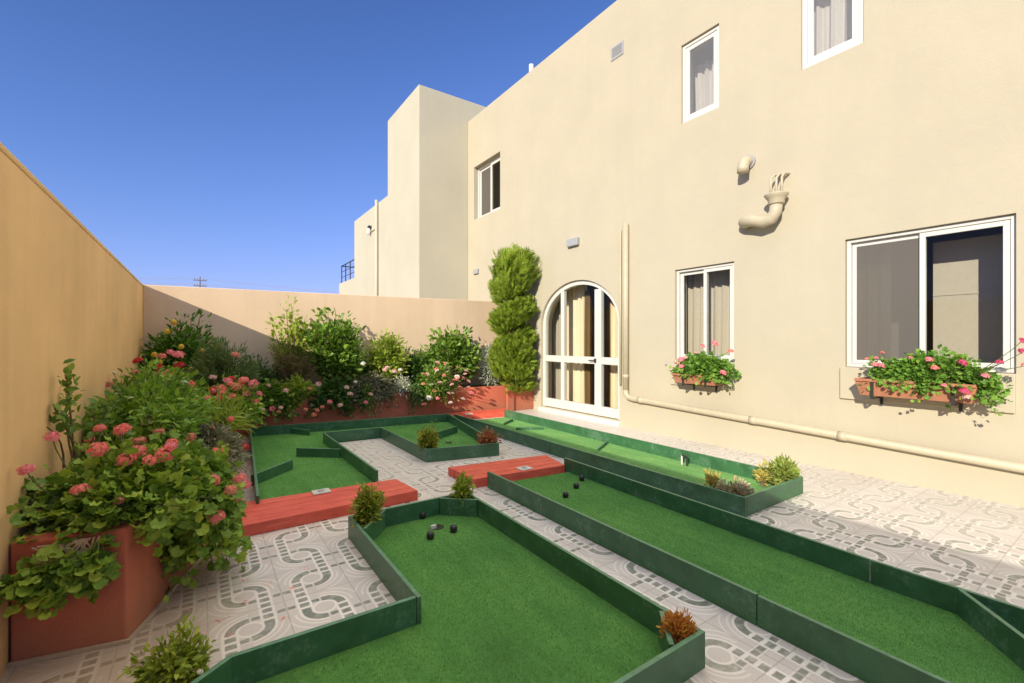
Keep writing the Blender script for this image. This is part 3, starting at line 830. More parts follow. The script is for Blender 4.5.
PLANTS = {}
def bush(name, label, cat, base, rx, ry, h, nb, lpb, kind, ls, mat, seed, spread=.04, zmin=.35, lean=(0,0), stem_r=.006, stem_mat='stem',
         t0=.35, up=.6, flowers=(), fr=.035, fmat='p_coral', fkind='ger', nflow=0, flat=.45, group=None, bounds=None, roots=.25, lsv=.35, outward=1.0, droop=0.0):
    """a plant = branches curving from the base to tips spread through an uneven crown, leaves scattered along their outer part"""
    rng = np.random.default_rng(seed)
    b = np.array(base, float)
    t = thing(name, label, cat, base, group)
    stems = MB(); P, D, Nn, S = [], [], [], []; tips = []
    lump = rng.uniform(.66, 1.14, 12)
    for k in range(nb):
        az = rng.uniform(0, 2*math.pi); rho = math.sqrt(rng.uniform(0,1))
        lp = lump[int(az/(2*math.pi)*12) % 12]
        zz = h*(1-flat*rho*rho)*rng.uniform(zmin, 1.0)**.6*lp*(1.16 if rng.uniform() < .07 else 1.0)
        tip = b + np.array([rx*rho*lp*math.cos(az)+lean[0]*zz/h, ry*rho*lp*math.sin(az)+lean[1]*zz/h, zz])
        if droop: tip[2] -= droop*rho*rho*rng.uniform(.3,1)
        if bounds:
            tip[0] = min(max(tip[0], bounds[0]), bounds[1]); tip[1] = min(max(tip[1], bounds[2]), bounds[3])
        root = b + np.array([rng.normal()*rx*roots, rng.normal()*ry*roots, 0])
        if bounds:
            root[0] = min(max(root[0], bounds[0]), bounds[1]); root[1] = min(max(root[1], bounds[2]), bounds[3])
        mid = root*.55 + tip*.45; mid[2] = b[2] + (tip[2]-b[2])*.62 + rng.normal()*.04*h + (droop*.5)
        pts = bez(root, mid, tip, 6)
        stems.tube(pts, stem_r, 5, stem_r*.35, cap=False)
        tips.append(tip)
        pa = np.array(pts)
        m = max(2, int(lpb*rng.uniform(.7,1.3)))
        tt = t0 + (1-t0)*rng.uniform(0,1,m)**.7
        idx = tt*5; i0 = np.minimum(idx.astype(int), 4); fr_ = (idx-i0)[:,None]
        pos = pa[i0]*(1-fr_)+pa[i0+1]*fr_
        tan = unit(pa[i0+1]-pa[i0])
        off = np.clip(rng.normal(size=(m,3)), -1.4, 1.4)*spread
        pos = pos + off
        out = pos - (b + np.array([0,0,h*.35])); out[:,2] *= .6
        d = unit(tan*.5 + unit(off)*.8*outward + unit(out)*.5 + rng.normal(size=(m,3))*.35)
        nn = unit(np.array([0,0,up])+unit(out)*.55+rng.normal(size=(m,3))*.4)
        P.append(pos); D.append(d); Nn.append(nn); S.append(ls*rng.uniform(1-lsv,1+lsv,m))
    P = np.concatenate(P); D = np.concatenate(D); Nn = np.concatenate(Nn); S = np.concatenate(S)
    if bounds:
        P[:,0] = np.clip(P[:,0], bounds[0], bounds[1]); P[:,1] = np.clip(P[:,1], bounds[2], bounds[3])
    fl = [(np.array(f[:3]), f[3] if len(f) > 3 else fr, f[4] if len(f) > 4 else fmat) for f in flowers]
    order = sorted(range(len(tips)), key=lambda i: -(tips[i][2]+.3*rng.uniform()))
    for i in range(nflow):
        tp = tips[order[i % len(order)]]
        o = tp - b; o[2] = 0
        fl.append((tp + unit(o)*.02 + np.array([0,0,.03]), fr*rng.uniform(.7,1.1), fmat if isinstance(fmat, str) else fmat[i % len(fmat)]))
    lift = np.array([0, -.035, .025]) if fkind == 'ger' else np.array([0, -.03, .0])
    for p, r, fm in fl:
        p = p + lift
        if isinstance(fm, (list, tuple)): fm = fm[int(rng.integers(0,len(fm)))]
        j = min(range(len(tips)), key=lambda i: np.linalg.norm(tips[i]-p))
        tp = tips[j]
        stems.tube(bez(tp*.6+b*.4, (tp+p)/2+np.array([0,0,.01]), p, 5), .003, 4, .0025, cap=False)
        fc = p-b; fc[2] = abs(fc[2])+.3
        put_flower(t, p, r, fm, fkind, rng, face=(fc[0]*.5, fc[1]*.5-.25, 1))
    me = leaves_mesh('foliage', kind, P, D, Nn, S)
    link('foliage', me, M[mat], t)
    stems.build('stems', M[stem_mat], t, True)
    return t

GP = 'plants in the raised planters'
WL = -.64   # garden wall face
co = 'p_coral'
# front geranium in the corner of the side planter (big, spilling over the right side)
bush('geranium', 'big geranium with coral flower heads filling the front corner of the long planter', 'geranium', (-.30,3.02,.45), .42, .50, .34, 150, 17, 'round', .050, 'l_ger', 1,
     spread=.055, zmin=.3, t0=.3, bounds=(WL,.16,2.66,3.6), droop=.12, group=GP, fr=.036, nflow=6, fmat=co,
     flowers=[(-.44,2.8,.66,.036),(-.61,2.8,.78,.028,'p_pink'),(-.31,2.8,.585,.022),(-.30,2.95,.745,.040),(-.15,2.96,.745,.046),(-.41,3.0,.80,.042),(-.57,3.0,.88,.030,'p_pink'),
              (.06,3.0,.57,.036),(-.35,3.3,.84,.040),(-.28,3.3,.77,.034,'p_salmon'),(-.45,3.35,.85,.03),(-.13,3.02,.77,.034,'p_pink')])
bush('geranium', 'geranium tumbling over the planter edge down to the tiles with pink heads', 'geranium', (-.03,3.20,.44), .24, .36, .16, 170, 20, 'round', .050, 'l_ger', 2,
     spread=.05, zmin=.05, t0=.2, bounds=(-.20,.25,2.80,3.62), droop=.50, flat=.25, group=GP, fmat='p_salmon', fr=.03, nflow=3,
     flowers=[(.07,2.95,.38,.044,'p_coral'),(.18,3.28,.35,.040,'p_salmon'),(.20,3.28,.48,.042,'p_coral'),(.24,3.36,.42,.032,'p_pink'),(.23,3.43,.28,.028,'p_salmon'),(.14,3.0,.50,.034,'p_salmon')])
bush('geranium', 'sparse yellowing geranium trailing on dry twigs down the front of the planter', 'geranium', (-.46,2.73,.50), .24, .03, -.20, 22, 15, 'round', .046, 'l_ger', 3,
     spread=.035, zmin=.4, t0=.55, bounds=(-.65,-.22,2.56,2.66), droop=.12, stem_mat='dry', stem_r=.005, group=GP, lean=(.0,-.1), flat=.2)
# leggy shrub by the wall
t = thing('shrub', 'leggy shrub with bare upright twigs against the ochre wall', 'shrub', (-.56,3.45,.46), GP)
sm = MB(); P=[];D=[];Nn=[];S=[]
rng = np.random.default_rng(4)
for tip, leafy in (((-.60,3.4,1.21),1), ((-.635,3.35,1.00),1), ((-.632,3.2,.92),0), ((-.50,3.5,.98),1), ((-.44,3.55,1.0),1), ((-.63,3.6,1.05),1)):
    pts = bez((-.54+rng.normal()*.03,3.45,.45), ((-.54+tip[0])/2+rng.normal()*.04,3.45,.8), tip, 7); sm.tube(pts, .007, 6, .003, cap=False)
    if leafy:
        for _ in range(34):
            u = rng.uniform(.62,1.02); i = min(5,int(u*6)); p = np.array(pts[i].lerp(pts[min(6,i+1)], u*6-i)) + rng.normal(size=3)*.022
            p[0] = max(p[0], WL); P.append(p); D.append(rng.normal(size=3)+[.3,-.2,.5]); Nn.append(rng.normal(size=3)*.5+[.2,-.4,.8]); S.append(rng.uniform(.035,.06))
link('foliage', leaves_mesh('foliage','broad',np.array(P),np.array(D),np.array(Nn),np.array(S)), M['l_mid'], t); sm.build('stems', M['twig'], t, True)
bush('flowering_bush', 'yellowish green bushy plant with narrow leaves and few white flowers along the ochre wall', 'bush', (-.34,4.35,.45), .40, .62, .70, 190, 34, 'oval', .055, 'l_fresh', 5,
     spread=.045, zmin=.35, bounds=(WL,.20,3.55,5.2), t0=.3, group=GP, fkind='daisy', fr=.03, fmat='p_white',
     flowers=[(-.28,4.25,.90,.032),(-.10,4.4,1.03,.032),(-.52,4.4,1.12,.026),(-.40,4.2,.95,.022),(-.2,4.1,.78,.022)])
bush('flowering_bush', 'light green loose bush with small leaves behind the white flowered one', 'bush', (-.38,5.25,.45), .34, .5, .68, 110, 30, 'oval', .055, 'l_mid', 6,
     spread=.05, zmin=.3, bounds=(WL,.18,4.6,6.0), t0=.3, group=GP, nflow=5, fr=.036, fmat=['p_pink','p_coral'])
bush('geranium', 'tall geranium with red and pink heads under the citrus tree', 'geranium', (-.30,6.05,.45), .36, .35, .62, 80, 24, 'round', .055, 'l_ger', 7,
     spread=.05, fmat=['p_red','p_coral'], zmin=.4, bounds=(WL,.28,5.4,6.7), t0=.35, group=GP, fr=.055,
     flowers=[(-.52,6.,1.13,.046,'p_red'),(-.33,6.,1.17,.046,'p_salmon'),(-.19,6.,1.18,.056,'p_pink'),(-.18,6.,1.07,.05,'p_red'),(-.35,6.,1.05,.044,'p_red'),(-.33,5.9,.98,.05,'p_salmon'),(-.26,6.05,1.21,.036,'p_pink')])
# citrus tree
ct = bush('citrus_tree', 'small dense citrus tree with yellow fruit in the corner of the garden walls', 'citrus tree', (-.20,7.72,.45), .44, .40, 1.24, 240, 56, 'oval', .07, 'l_cit', 8,
     spread=.075, zmin=.22, bounds=(WL,.45,7.1,8.15), t0=.35, flat=.38, stem_r=.012, stem_mat='twig', group=GP, roots=.06)
fm = MB().lathe([(.006,-.036),(.025,-.026),(.034,0),(.025,.026),(.008,.038)], (0,0,0), 10).mesh('fruit'); fm.materials.append(M['fruit']); fm.polygons.foreach_set('use_smooth',[True]*len(fm.polygons))
for p in [(-.35,7.38,1.48),(-.20,7.32,1.28),(-.48,7.36,1.18),(-.42,7.34,1.08),(.02,7.38,1.22),(.10,7.40,1.10),(-.10,7.34,.98),(-.28,7.36,1.60),(.18,7.5,1.25)]:
    o = bpy.data.objects.new('fruit', fm); COL.objects.link(o); o.parent = ct; o.location = Vector(p)-ct.location
bush('rosemary_bush', 'dark feathery rosemary bush with a single salmon flower before the shaded wall', 'rosemary', (.26,6.95,.45), .38, .40, .92, 260, 60, 'needle', .07, 'l_rose', 9,
     spread=.028, zmin=.35, bounds=(-.3,.62,6.4,7.6), t0=.25, flat=.5, group=GP, up=.2, flowers=[(.36,6.6,1.16,.05,'p_salmon')], stem_mat='twig', stem_r=.005)
bush('geranium', 'geranium covered in small red and pink heads at the bend between the two planters', 'geranium', (.30,6.25,.44), .30, .38, .42, 100, 22, 'round', .045, 'l_ger', 10,
     spread=.05, zmin=.2, bounds=(-.1,.62,5.7,7.0), t0=.3, droop=.2, group=GP,
     nflow=8, fr=.05, fmat=['p_coral','p_red','p_pink'], flowers=[(.13,6.1,.76,.06,'p_red'),(.17,6.05,.70,.05,'p_red'),(.26,6.2,.87,.05,'p_pink'),(.35,6.2,.80,.06,'p_salmon'),(.42,6.2,.87,.055,'p_coral'),(.52,6.2,.82,.06,'p_pink'),(.21,6.1,.56,.055,'p_red'),(.28,6.1,.56,.06,'p_red'),
              (.30,6.0,.36,.06,'p_red'),(.53,6.2,.62,.05,'p_coral'),(.58,6.2,.70,.04,'p_pink'),(.33,6.2,.66,.05,'p_salmon'),(.12,6.2,.92,.04,'p_pale'),(.44,6.15,.72,.045,'p_pink')])
bush('sedum', 'greyish purple succulent mat spilling over the planter beside the red deck', 'succulent', (.05,4.55,.44), .30, .62, .17, 260, 30, 'spoon', .040, 'l_grey', 11,
     spread=.03, zmin=.2, bounds=(-.25,.32,3.75,5.4), t0=.3, droop=.30, group=GP, nflow=10, fr=.018, fmat=['p_salmon','p_pale','p_pink'])
bush('strappy_plant', 'clump of long strap leaves arching beside the U shaped lane', 'strap plant', (.14,5.35,.45), .26, .36, .42, 60, 9, 'strap', .17, 'l_yel', 12,
     spread=.02, zmin=.3, bounds=(-.2,.40,4.8,6.0), t0=.0, droop=.1, group=GP, up=.2, nflow=4, fr=.034, flowers=[(.17,4.9,.50,.03,'p_pink'),(.32,4.8,.36,.05,'p_red'),(.23,4.9,.62,.03,'p_coral')])
bush('geranium', 'salmon flowered geranium low between the succulent mat and the front geranium', 'geranium', (-.36,3.9,.44), .26, .30, .28, 70, 18, 'round', .045, 'l_ger', 13,
     spread=.05, zmin=.3, bounds=(WL,-.02,3.4,4.3), t0=.3, group=GP, nflow=5, fr=.032, fmat=['p_coral','p_pink'], flowers=[(-.22,3.75,.74,.034,'p_salmon'),(-.05,3.85,.67,.03,'p_salmon'),(-.3,3.95,.78,.028,'p_pale'),(.08,3.6,.60,.03,'p_coral')])

# rear planter
_r = random.Random(3)
ROSES = [(_r.uniform(3.02,3.95), _r.uniform(6.98,7.12), _r.uniform(.28,.92), _r.uniform(.038,.055), _r.choice(['p_pale','p_pale','p_pink','p_white','p_salmon'])) for _ in range(30)]
LOWS = [(_r.uniform(.5,1.45), _r.uniform(7.15,7.22), _r.uniform(.25,.72), _r.uniform(.030,.042), _r.choice(['p_pale','p_pink','p_salmon'])) for _ in range(12)]
RB = (.35,5.46,7.1,8.15)
bush('twiggy_shrub', 'thin twiggy reddish brown shrub half in shade against the pinkish wall', 'shrub', (1.18,7.75,.45), .42, .26, .92, 150, 24, 'lance', .055, 'l_brown', 20,
     spread=.035, zmin=.5, bounds=RB, t0=.4, flat=.2, stem_mat='twig', stem_r=.005, group=GP)
bush('young_tree', 'sparse young tree with pale yellow green leaves catching the sun above the shadow line', 'young tree', (1.22,7.85,.45), .36, .14, 1.40, 26, 34, 'broad', .075, 'l_yel', 21,
     spread=.05, zmin=.75, bounds=RB, t0=.55, flat=.25, stem_mat='twig', stem_r=.008, group=GP, roots=.1)
bush('hibiscus_bush', 'tall dense bush with broad leaves casting its shadow on the pinkish wall', 'bush', (1.86,7.75,.45), .42, .30, 1.42, 150, 40, 'broad', .080, 'l_mid', 22,
     spread=.075, zmin=.35, bounds=RB, t0=.35, flat=.28, stem_mat='twig', stem_r=.010, group=GP, roots=.15)
bush('geranium', 'low geranium with small pink heads spilling over the rear planter left end', 'geranium', (.85,7.5,.44), .42, .22, .28, 110, 20, 'round', .05, 'l_mid', 23,
     spread=.045, zmin=.2, bounds=(.35,1.5,7.15,7.9), t0=.3, droop=.35, group=GP, fr=.04, flowers=LOWS, nflow=5, fmat=['p_pink','p_salmon','p_pale'])
bush('bushy_plant', 'yellow green low bushy plant below the twiggy shrub', 'bushy plant', (1.22,7.5,.45), .24, .18, .36, 100, 28, 'oval', .05, 'l_yel', 24, spread=.04, zmin=.3, bounds=RB, t0=.3, group=GP)
bush('geranium', 'dark leaved geranium with pale pink flowers hanging under the tall dense bush', 'geranium', (1.72,7.44,.44), .30, .18, .25, 110, 20, 'round', .05, 'l_dark', 25,
     spread=.045, zmin=.2, bounds=(1.3,2.2,7.12,7.8), t0=.3, droop=.42, group=GP, fr=.038, flowers=[(1.60,7.2,.42,.04,'p_pink'),(1.75,7.18,.36,.04,'p_pale'),(1.9,7.2,.52,.045,'p_pale'),(1.85,7.2,.62,.04,'p_pale'),(1.98,7.2,.70,.03,'p_white'),(1.5,7.22,.35,.035,'p_salmon')])
bush('trailing_plant', 'purplish grey trailing plant with whitish blooms in the middle of the rear planter', 'trailing plant', (2.36,7.48,.46), .50, .24, .36, 200, 30, 'oval', .045, 'l_purple', 26,
     spread=.045, zmin=.2, bounds=(1.7,2.95,7.1,7.9), t0=.3, droop=.42, group=GP, fr=.036, flowers=[(2.1,7.2,.98,.04,'p_white'),(2.45,7.2,.88,.045,'p_pale'),(2.6,7.2,.84,.045,'p_pale'),(2.7,7.2,.86,.04,'p_white'),(2.2,7.15,.50,.035,'p_pale'),(2.12,7.15,.38,.035,'p_pink'),(2.5,7.25,.9,.04,'p_pale')])
bush('green_trailer', 'bright green trailer hanging over the rear planter edge like a curtain', 'trailing plant', (2.22,7.36,.47), .10, .08, .08, 40, 22, 'oval', .045, 'l_mid', 27, spread=.03, zmin=.2, bounds=(2.0,2.5,7.15,7.5), droop=.45, t0=.3, group=GP)
bush('shrub', 'lit yellow green upright shrub left of the rose bush', 'shrub', (2.70,7.8,.45), .34, .24, 1.02, 100, 34, 'oval', .08, 'l_yel', 28,
     spread=.06, zmin=.4, bounds=RB, t0=.3, flat=.35, group=GP, stem_mat='twig')
bush('shrub', 'small dark leaved shrub between the yellow green one and the large leaved one', 'shrub', (3.22,7.9,.45), .28, .2, .85, 80, 34, 'oval', .065, 'l_dark', 29,
     spread=.06, zmin=.35, bounds=RB, t0=.3, group=GP, stem_mat='twig')
bush('silver_plant', 'small silvery leaved plant left of the pale pink rose bush', 'silver plant', (2.86,7.46,.46), .16, .14, .34, 40, 22, 'oval', .045, 'l_silver', 30, spread=.035, zmin=.3, bounds=(2.5,3.2,7.15,7.8), droop=.1, t0=.3, group=GP)
bush('rose_bush', 'rose bush full of pale pink blooms at the right of the rear planter', 'rose bush', (3.40,7.32,.44), .42, .26, .54, 150, 26, 'oval', .055, 'l_mid', 31,
     spread=.05, zmin=.15, bounds=(2.9,4.05,6.95,7.8), t0=.3, droop=.35, group=GP, fkind='rose', fr=.05, flowers=ROSES, nflow=14, fmat=['p_pale','p_pink','p_pale','p_white','p_salmon'], stem_mat='twig')
bush('green_trailer', 'dark green trailer with tiny leaves hanging beside the rose bush over the U shaped lane', 'trailing plant', (3.02,7.28,.45), .13, .10, .10, 36, 18, 'oval', .04, 'l_dark', 32, spread=.035, zmin=.2, bounds=(2.7,3.3,7.05,7.5), droop=.45, t0=.2, group=GP)
bush('large_leaved_shrub', 'tall shrub with large upright leaf rosettes beside the spiral cypress', 'shrub', (4.05,7.78,.45), .54, .30, 1.20, 90, 40, 'broad', .09, 'l_mid', 33,
     spread=.07, zmin=.35, bounds=(3.3,4.62,7.25,8.15), t0=.35, flat=.25, stem_mat='twig', stem_r=.01, group=GP)
bush('variegated_plant', 'pale variegated plant squeezed between the large leaved shrub and the cypress', 'variegated plant', (4.76,7.72,.45), .20, .16, .80, 60, 26, 'lance', .10, 'l_silver', 34,
     spread=.05, zmin=.4, bounds=(4.45,4.98,7.42,8.1), t0=.3, group=GP)

bush('shrub', 'low dark shrub filling the gap between the twiggy shrub and the corner', 'shrub', (.72,7.85,.45), .34, .22, .62, 90, 32, 'oval', .06, 'l_dark', 35,
     spread=.06, zmin=.35, bounds=(.38,1.1,7.5,8.15), t0=.3, group=GP, stem_mat='twig')
bush('shrub', 'mid green shrub in the shadow of the tall dense bush', 'shrub', (2.34,7.92,.45), .32, .2, .66, 100, 32, 'oval', .06, 'l_mid', 36,
     spread=.06, zmin=.35, bounds=RB, t0=.3, group=GP, stem_mat='twig')
bush('shrub', 'leafy green shrub behind the rose bush against the sunlit wall', 'shrub', (3.62,7.9,.45), .34, .2, .86, 120, 34, 'broad', .07, 'l_fresh', 37,
     spread=.07, zmin=.35, bounds=RB, t0=.3, group=GP, stem_mat='twig')

# spiral cypress: flat sprays wound round a trunk in tiers
cy = thing('spiral_cypress', 'tall spiral clipped cypress beside the arched door', 'cypress', (5.08,7.46,.45))
rng = np.random.default_rng(77)
P=[];D=[];Nn=[];S=[]; br = MB()
def cyp_r(z):
    # spiral clipped: a groove climbs round the trunk
    return .45
cx, cyy = 5.06, 7.36
turns = 3.7; z0c, z1c = .62, 2.86
for i in range(12000):
    z = rng.uniform(z0c, z1c); th = rng.uniform(0, 2*math.pi)
    ph = ((z-z0c)/(z1c-z0c)*turns - (th-.6)/(2*math.pi)) % 1.0
    # one turn of the spiral: full just above the groove underside, rounding back in at its top
    prof = max(0.0, 1-abs(ph-.46)/.46) ** .38 if ph < (.82 if z > 1.35 else .92) else 0.0
    if z < 1.2: prof = max(prof, .80+.16*math.sin(9*z+2*th))
    if prof < .30: continue
    if math.sin(7*th+11*z)*math.sin(5*th-17*z) > .72: continue
    topw = 1.0 if z < 2.3 else 1.0-.12*(z-2.3)/.56
    rmax = (.11 + .33*prof)*topw*(1+.10*math.sin(5*th+13*z))
    rr = rmax*rng.uniform(.0,1.0)**.35
    if rr < .55*rmax and rng.uniform() < .6: continue
    x, y = cx+rr*math.cos(th), cyy+rr*math.sin(th)*.85
    if x > 5.49: continue
    o = np.array([math.cos(th), math.sin(th), 0]); tilt = .85 + (.6 if z > 2.35 else 0)
    P.append((x, y, z)); D.append(o*.9 + np.array([0,0,tilt]) + rng.normal(size=3)*.3); Nn.append(np.array([0,0,.8])+o*-.3+rng.normal(size=3)*.5); S.append(rng.uniform(.08,.15))
for i in range(300):    # loose plume on top and lower skirt
    th = rng.uniform(0, 2*math.pi); z = rng.uniform(2.50,2.95); rr = rng.uniform(.02,.44)*(1-.45*(z-2.50)/.45)+.02
    o = np.array([math.cos(th), math.sin(th), 0]); x = min(cx+rr*o[0], 5.46)
    P.append((x, cyy+rr*o[1], z)); D.append(o*.6+np.array([.35,-.45,1.0])+rng.normal(size=3)*.22); Nn.append(o*-1+rng.normal(size=3)*.4); S.append(rng.uniform(.14,.34))
for i in range(260):
    th = rng.uniform(0, 2*math.pi); z = rng.uniform(.36,.68); rr = rng.uniform(.1,.34)
    o = np.array([math.cos(th), math.sin(th), 0]); x = min(cx+.05+rr*o[0]*.8, 5.46); y = cyy-.06+rr*o[1]*.8
    if y > 7.22 and z < .50: y = rng.uniform(7.10,7.22)
    P.append((x, y, z)); D.append(o*.8+np.array([0,-.2,.25])+rng.normal(size=3)*.3); Nn.append(np.array([0,-.3,.8])+rng.normal(size=3)*.4); S.append(rng.uniform(.10,.16))
link('foliage', leaves_mesh('foliage','spray',np.array(P),np.array(D),np.array(Nn),np.array(S)), M['l_cyp'], cy)
br.tube([(5.08,7.46,.44),(5.06,7.40,1.2),(5.05,7.36,2.0),(5.06,7.36,2.85)], .045, 10, .012)
br.build('trunk', M['twig'], cy, True)

# pile of the artificial turf: short blades standing on the mats
def inside(poly, x, y):
    r = np.zeros(len(x), bool); n = len(poly)
    for i in range(n):
        x0, y0 = poly[i]; x1, y1 = poly[(i+1) % n]
        c = ((y0 > y) != (y1 > y)) & (x < (x1-x0)*(y-y0)/(y1-y0+1e-12)+x0)
        r ^= c
    return r
def pile(parent, poly, dens, ymax, seed, L=.009, mat='pile'):
    rng = np.random.default_rng(seed)
    px = [p[0] for p in poly]; py = [p[1] for p in poly]
    y1 = min(max(py), ymax); n = int((max(px)-min(px))*(y1-min(py))*dens)
    x = rng.uniform(min(px), max(px), n); y = rng.uniform(min(py), y1, n)
    k = inside(poly, x, y); x, y = x[k], y[k]; n = len(x)
    w = .5*np.sin(x*3.1+y*1.7)+.5*np.sin(x*-1.3+y*4.3)
    D = np.c_[rng.normal(size=n)*.45+.25*w, rng.normal(size=n)*.45-.2*w, np.full(n, .9)]
    o = link('turf_pile', leaves_mesh('turf_pile', 'needle', np.c_[x, y, np.full(n, .019)], D, rng.normal(size=(n,3)), rng.uniform(.7,1.2,n)*L), M[mat], parent)
    o['kind'] = 'stuff'
def shrink(poly, d=.02): return offset_poly(poly+[poly[0]], d)[:-1]
M['pile'] = leaf_mat('turf_blades', [(.030,.074,.016), (.047,.12,.026), (.072,.155,.042)], .7, .25, .2, big=1)
M['pile_sunlit'] = leaf_mat('sunlit_turf_blades', [(.045,.105,.028), (.065,.15,.04), (.09,.185,.06)], .7, .25, .2, big=1)  # blades of the sunlit lane, lightened with sunlight in their colour
pile(LA, A, 34000, 9, 201); pile(LB, [(2.165,.2),(3.08,.2),(3.06,.95),(3.12,3.50),(2.185,3.60)], 30000, 9, 202)
pile(LD, Dp, 9000, 9, 203, .011); pile(LC, Cp, 11000, 9, 204, .010, 'pile_sunlit')

# small corner plants of the lanes
GC = 'little plants in the lane corners'
bush('shrublet', 'bushy yellow green shrublet on the tiles at the front left, before the planter', 'shrublet', (-.08,2.13,0), .105, .105, .235, 80, 34, 'oval', .030, 'l_small', 40, spread=.016, zmin=.3, flat=.25, t0=.35, group=GC, stem_r=.003, stem_mat='twig', flowers=[(.0,2.03,.13,.011,'p_white')])
bush('shrublet', 'golden green shrublet in the corner of the nearest lane beside the red deck', 'shrublet', (.94,3.12,.02), .09, .09, .31, 60, 30, 'oval', .032, 'l_gold', 41, spread=.02, zmin=.45, flat=.22, t0=.45, group=GC, stem_r=.003, stem_mat='twig')
bush('shrublet', 'small yellow green shrublet in the far right corner of the nearest lane', 'shrublet', (1.69,3.14,.02), .065, .065, .27, 22, 24, 'oval', .04, 'l_small', 42, spread=.018, zmin=.45, flat=.22, t0=.5, group=GC, stem_r=.003, stem_mat='twig')
bush('shrublet', 'round golden shrublet at the left corner of the short end of the U shaped lane', 'shrublet', (2.16,4.86,.02), .10, .10, .32, 60, 28, 'oval', .036, 'l_gold', 43, spread=.022, zmin=.45, flat=.22, t0=.45, group=GC, stem_r=.003, stem_mat='twig')
bush('dry_succulent', 'rusty dried succulent at the right corner of the short end of the U shaped lane', 'succulent', (2.86,4.68,.02), .11, .10, .26, 40, 16, 'spoon', .05, 'l_rust', 44, spread=.025, zmin=.55, t0=.5, group=GC, stem_r=.004, stem_mat='twig')
bush('succulent', 'bright orange succulent in the front right corner of the nearest lane', 'succulent', (1.655,1.175,.02), .062, .055, .185, 70, 16, 'spoon', .024, 'l_orange', 45, spread=.008, zmin=.6, flat=.25, bounds=(1.60,1.695,1.13,1.235), t0=.72, group=GC, stem_r=.0035, stem_mat='dry')
bush('succulent', 'pinkish straggly succulent with yellow shoots at the near left corner of the sunlit lane', 'succulent', (3.56,2.02,.03), .13, .15, .19, 60, 14, 'spoon', .038, 'l_pinkish', 46, spread=.022, zmin=.45, bounds=(3.50,3.80,1.925,2.45), t0=.4, group=GC, stem_r=.004, stem_mat='twig', droop=.04)
bush('succulent', 'lime green succulent clump at the near right corner of the sunlit lane', 'succulent', (4.33,1.99,.03), .12, .12, .25, 46, 18, 'spoon', .05, 'l_lime', 47, spread=.024, zmin=.55, flat=.25, bounds=(4.1,4.385,1.925,2.3), t0=.5, group=GC, stem_r=.004, stem_mat='twig')
bush('succulent', 'yellow succulent tuft rising behind the pinkish straggly one', 'succulent', (3.56,2.20,.03), .05, .06, .23, 14, 14, 'spoon', .04, 'l_yrose', 48, spread=.018, zmin=.6, t0=.6, group=GC, stem_r=.003, stem_mat='twig')
bush('succulent', 'small yellowish orange tuft left of the lime green clump', 'succulent', (4.24,2.12,.03), .05, .05, .18, 14, 14, 'spoon', .04, 'l_yrose', 49, spread=.018, zmin=.6, t0=.6, group=GC, stem_r=.003, stem_mat='twig')
# earth in the lane corners
for par, poly in ((LA, [(.864,3.197),(.864,2.985),(1.05,3.197)]), (LA, [(1.742,3.197),(1.58,3.197),(1.742,3.045)]), (LA, [(1.702,1.125),(1.58,1.125),(1.702,1.255)]),
                  (LD, [(2.105,4.75),(2.30,4.71),(2.105,4.95)]), (LD, [(2.90,4.58),(2.74,4.62),(2.94,4.76)]), (LC, [(3.485,1.896),(3.68,1.896),(3.485,2.25)]), (LC, [(4.395,1.896),(4.18,1.896),(4.395,2.15)])):
    MB().prism(poly, .021, .075).build('soil', M['soil'], par)
# window boxes
def window_box(label, y0, y1, z0, z1, br_y):
    b = thing('window_box', label, 'flower box', (5.36, (y0+y1)/2, z0), 'terracotta window boxes')
    xo, xi = 5.235, 5.478
    top = [(xo,y0),(xi,y0),(xi,y1),(xo,y1)]; d = .035
    bot = [(xo+d,y0+d),(xi-.01,y0+d),(xi-.01,y1-d),(xo+d,y1-d)]
    ins = [(xo+.02,y0+.02),(xi-.02,y0+.02),(xi-.02,y1-.02),(xo+.02,y1-.02)]
    vs = [(*p,z0) for p in bot]+[(*p,z1-.025) for p in [(x+(.006 if x==xo else 0),y) for x,y in top]]+[(x-(.012 if x==xo else 0),y,z1-.024) for x,y in top]+[(x-(.012 if x==xo else 0),y,z1) for x,y in top]+[(*p,z1) for p in ins]+[(*p,z1-.03) for p in ins]
    fs = [(3,2,1,0)]
    for L in range(5):
        for i in range(4):
            fs.append((L*4+i, L*4+(i+1)%4, (L+1)*4+(i+1)%4, (L+1)*4+i))
    fs.append((20,21,22,23))
    MB().add(vs, fs).build('trough', M['terra'], b)
    MB().sheet(ins, z1-.025).build('soil', M['soil'], b)
    for y in br_y:
        k = MB(); k.box(xo-.008,xo-.002,y-.012,y+.012,z0-.02,z1+.006); k.box(xo-.008,FX-.040,y-.012,y+.012,z0-.026,z0-.02)
        k.box(FX-.048,FX-.040,y-.012,y+.012,z0-.10,z0-.026)
        k.build('bracket', M['dark'], b)
    return b
window_box('long terracotta window box under the large near window', .92, 1.76, .835, .995, (1.62, 1.06))
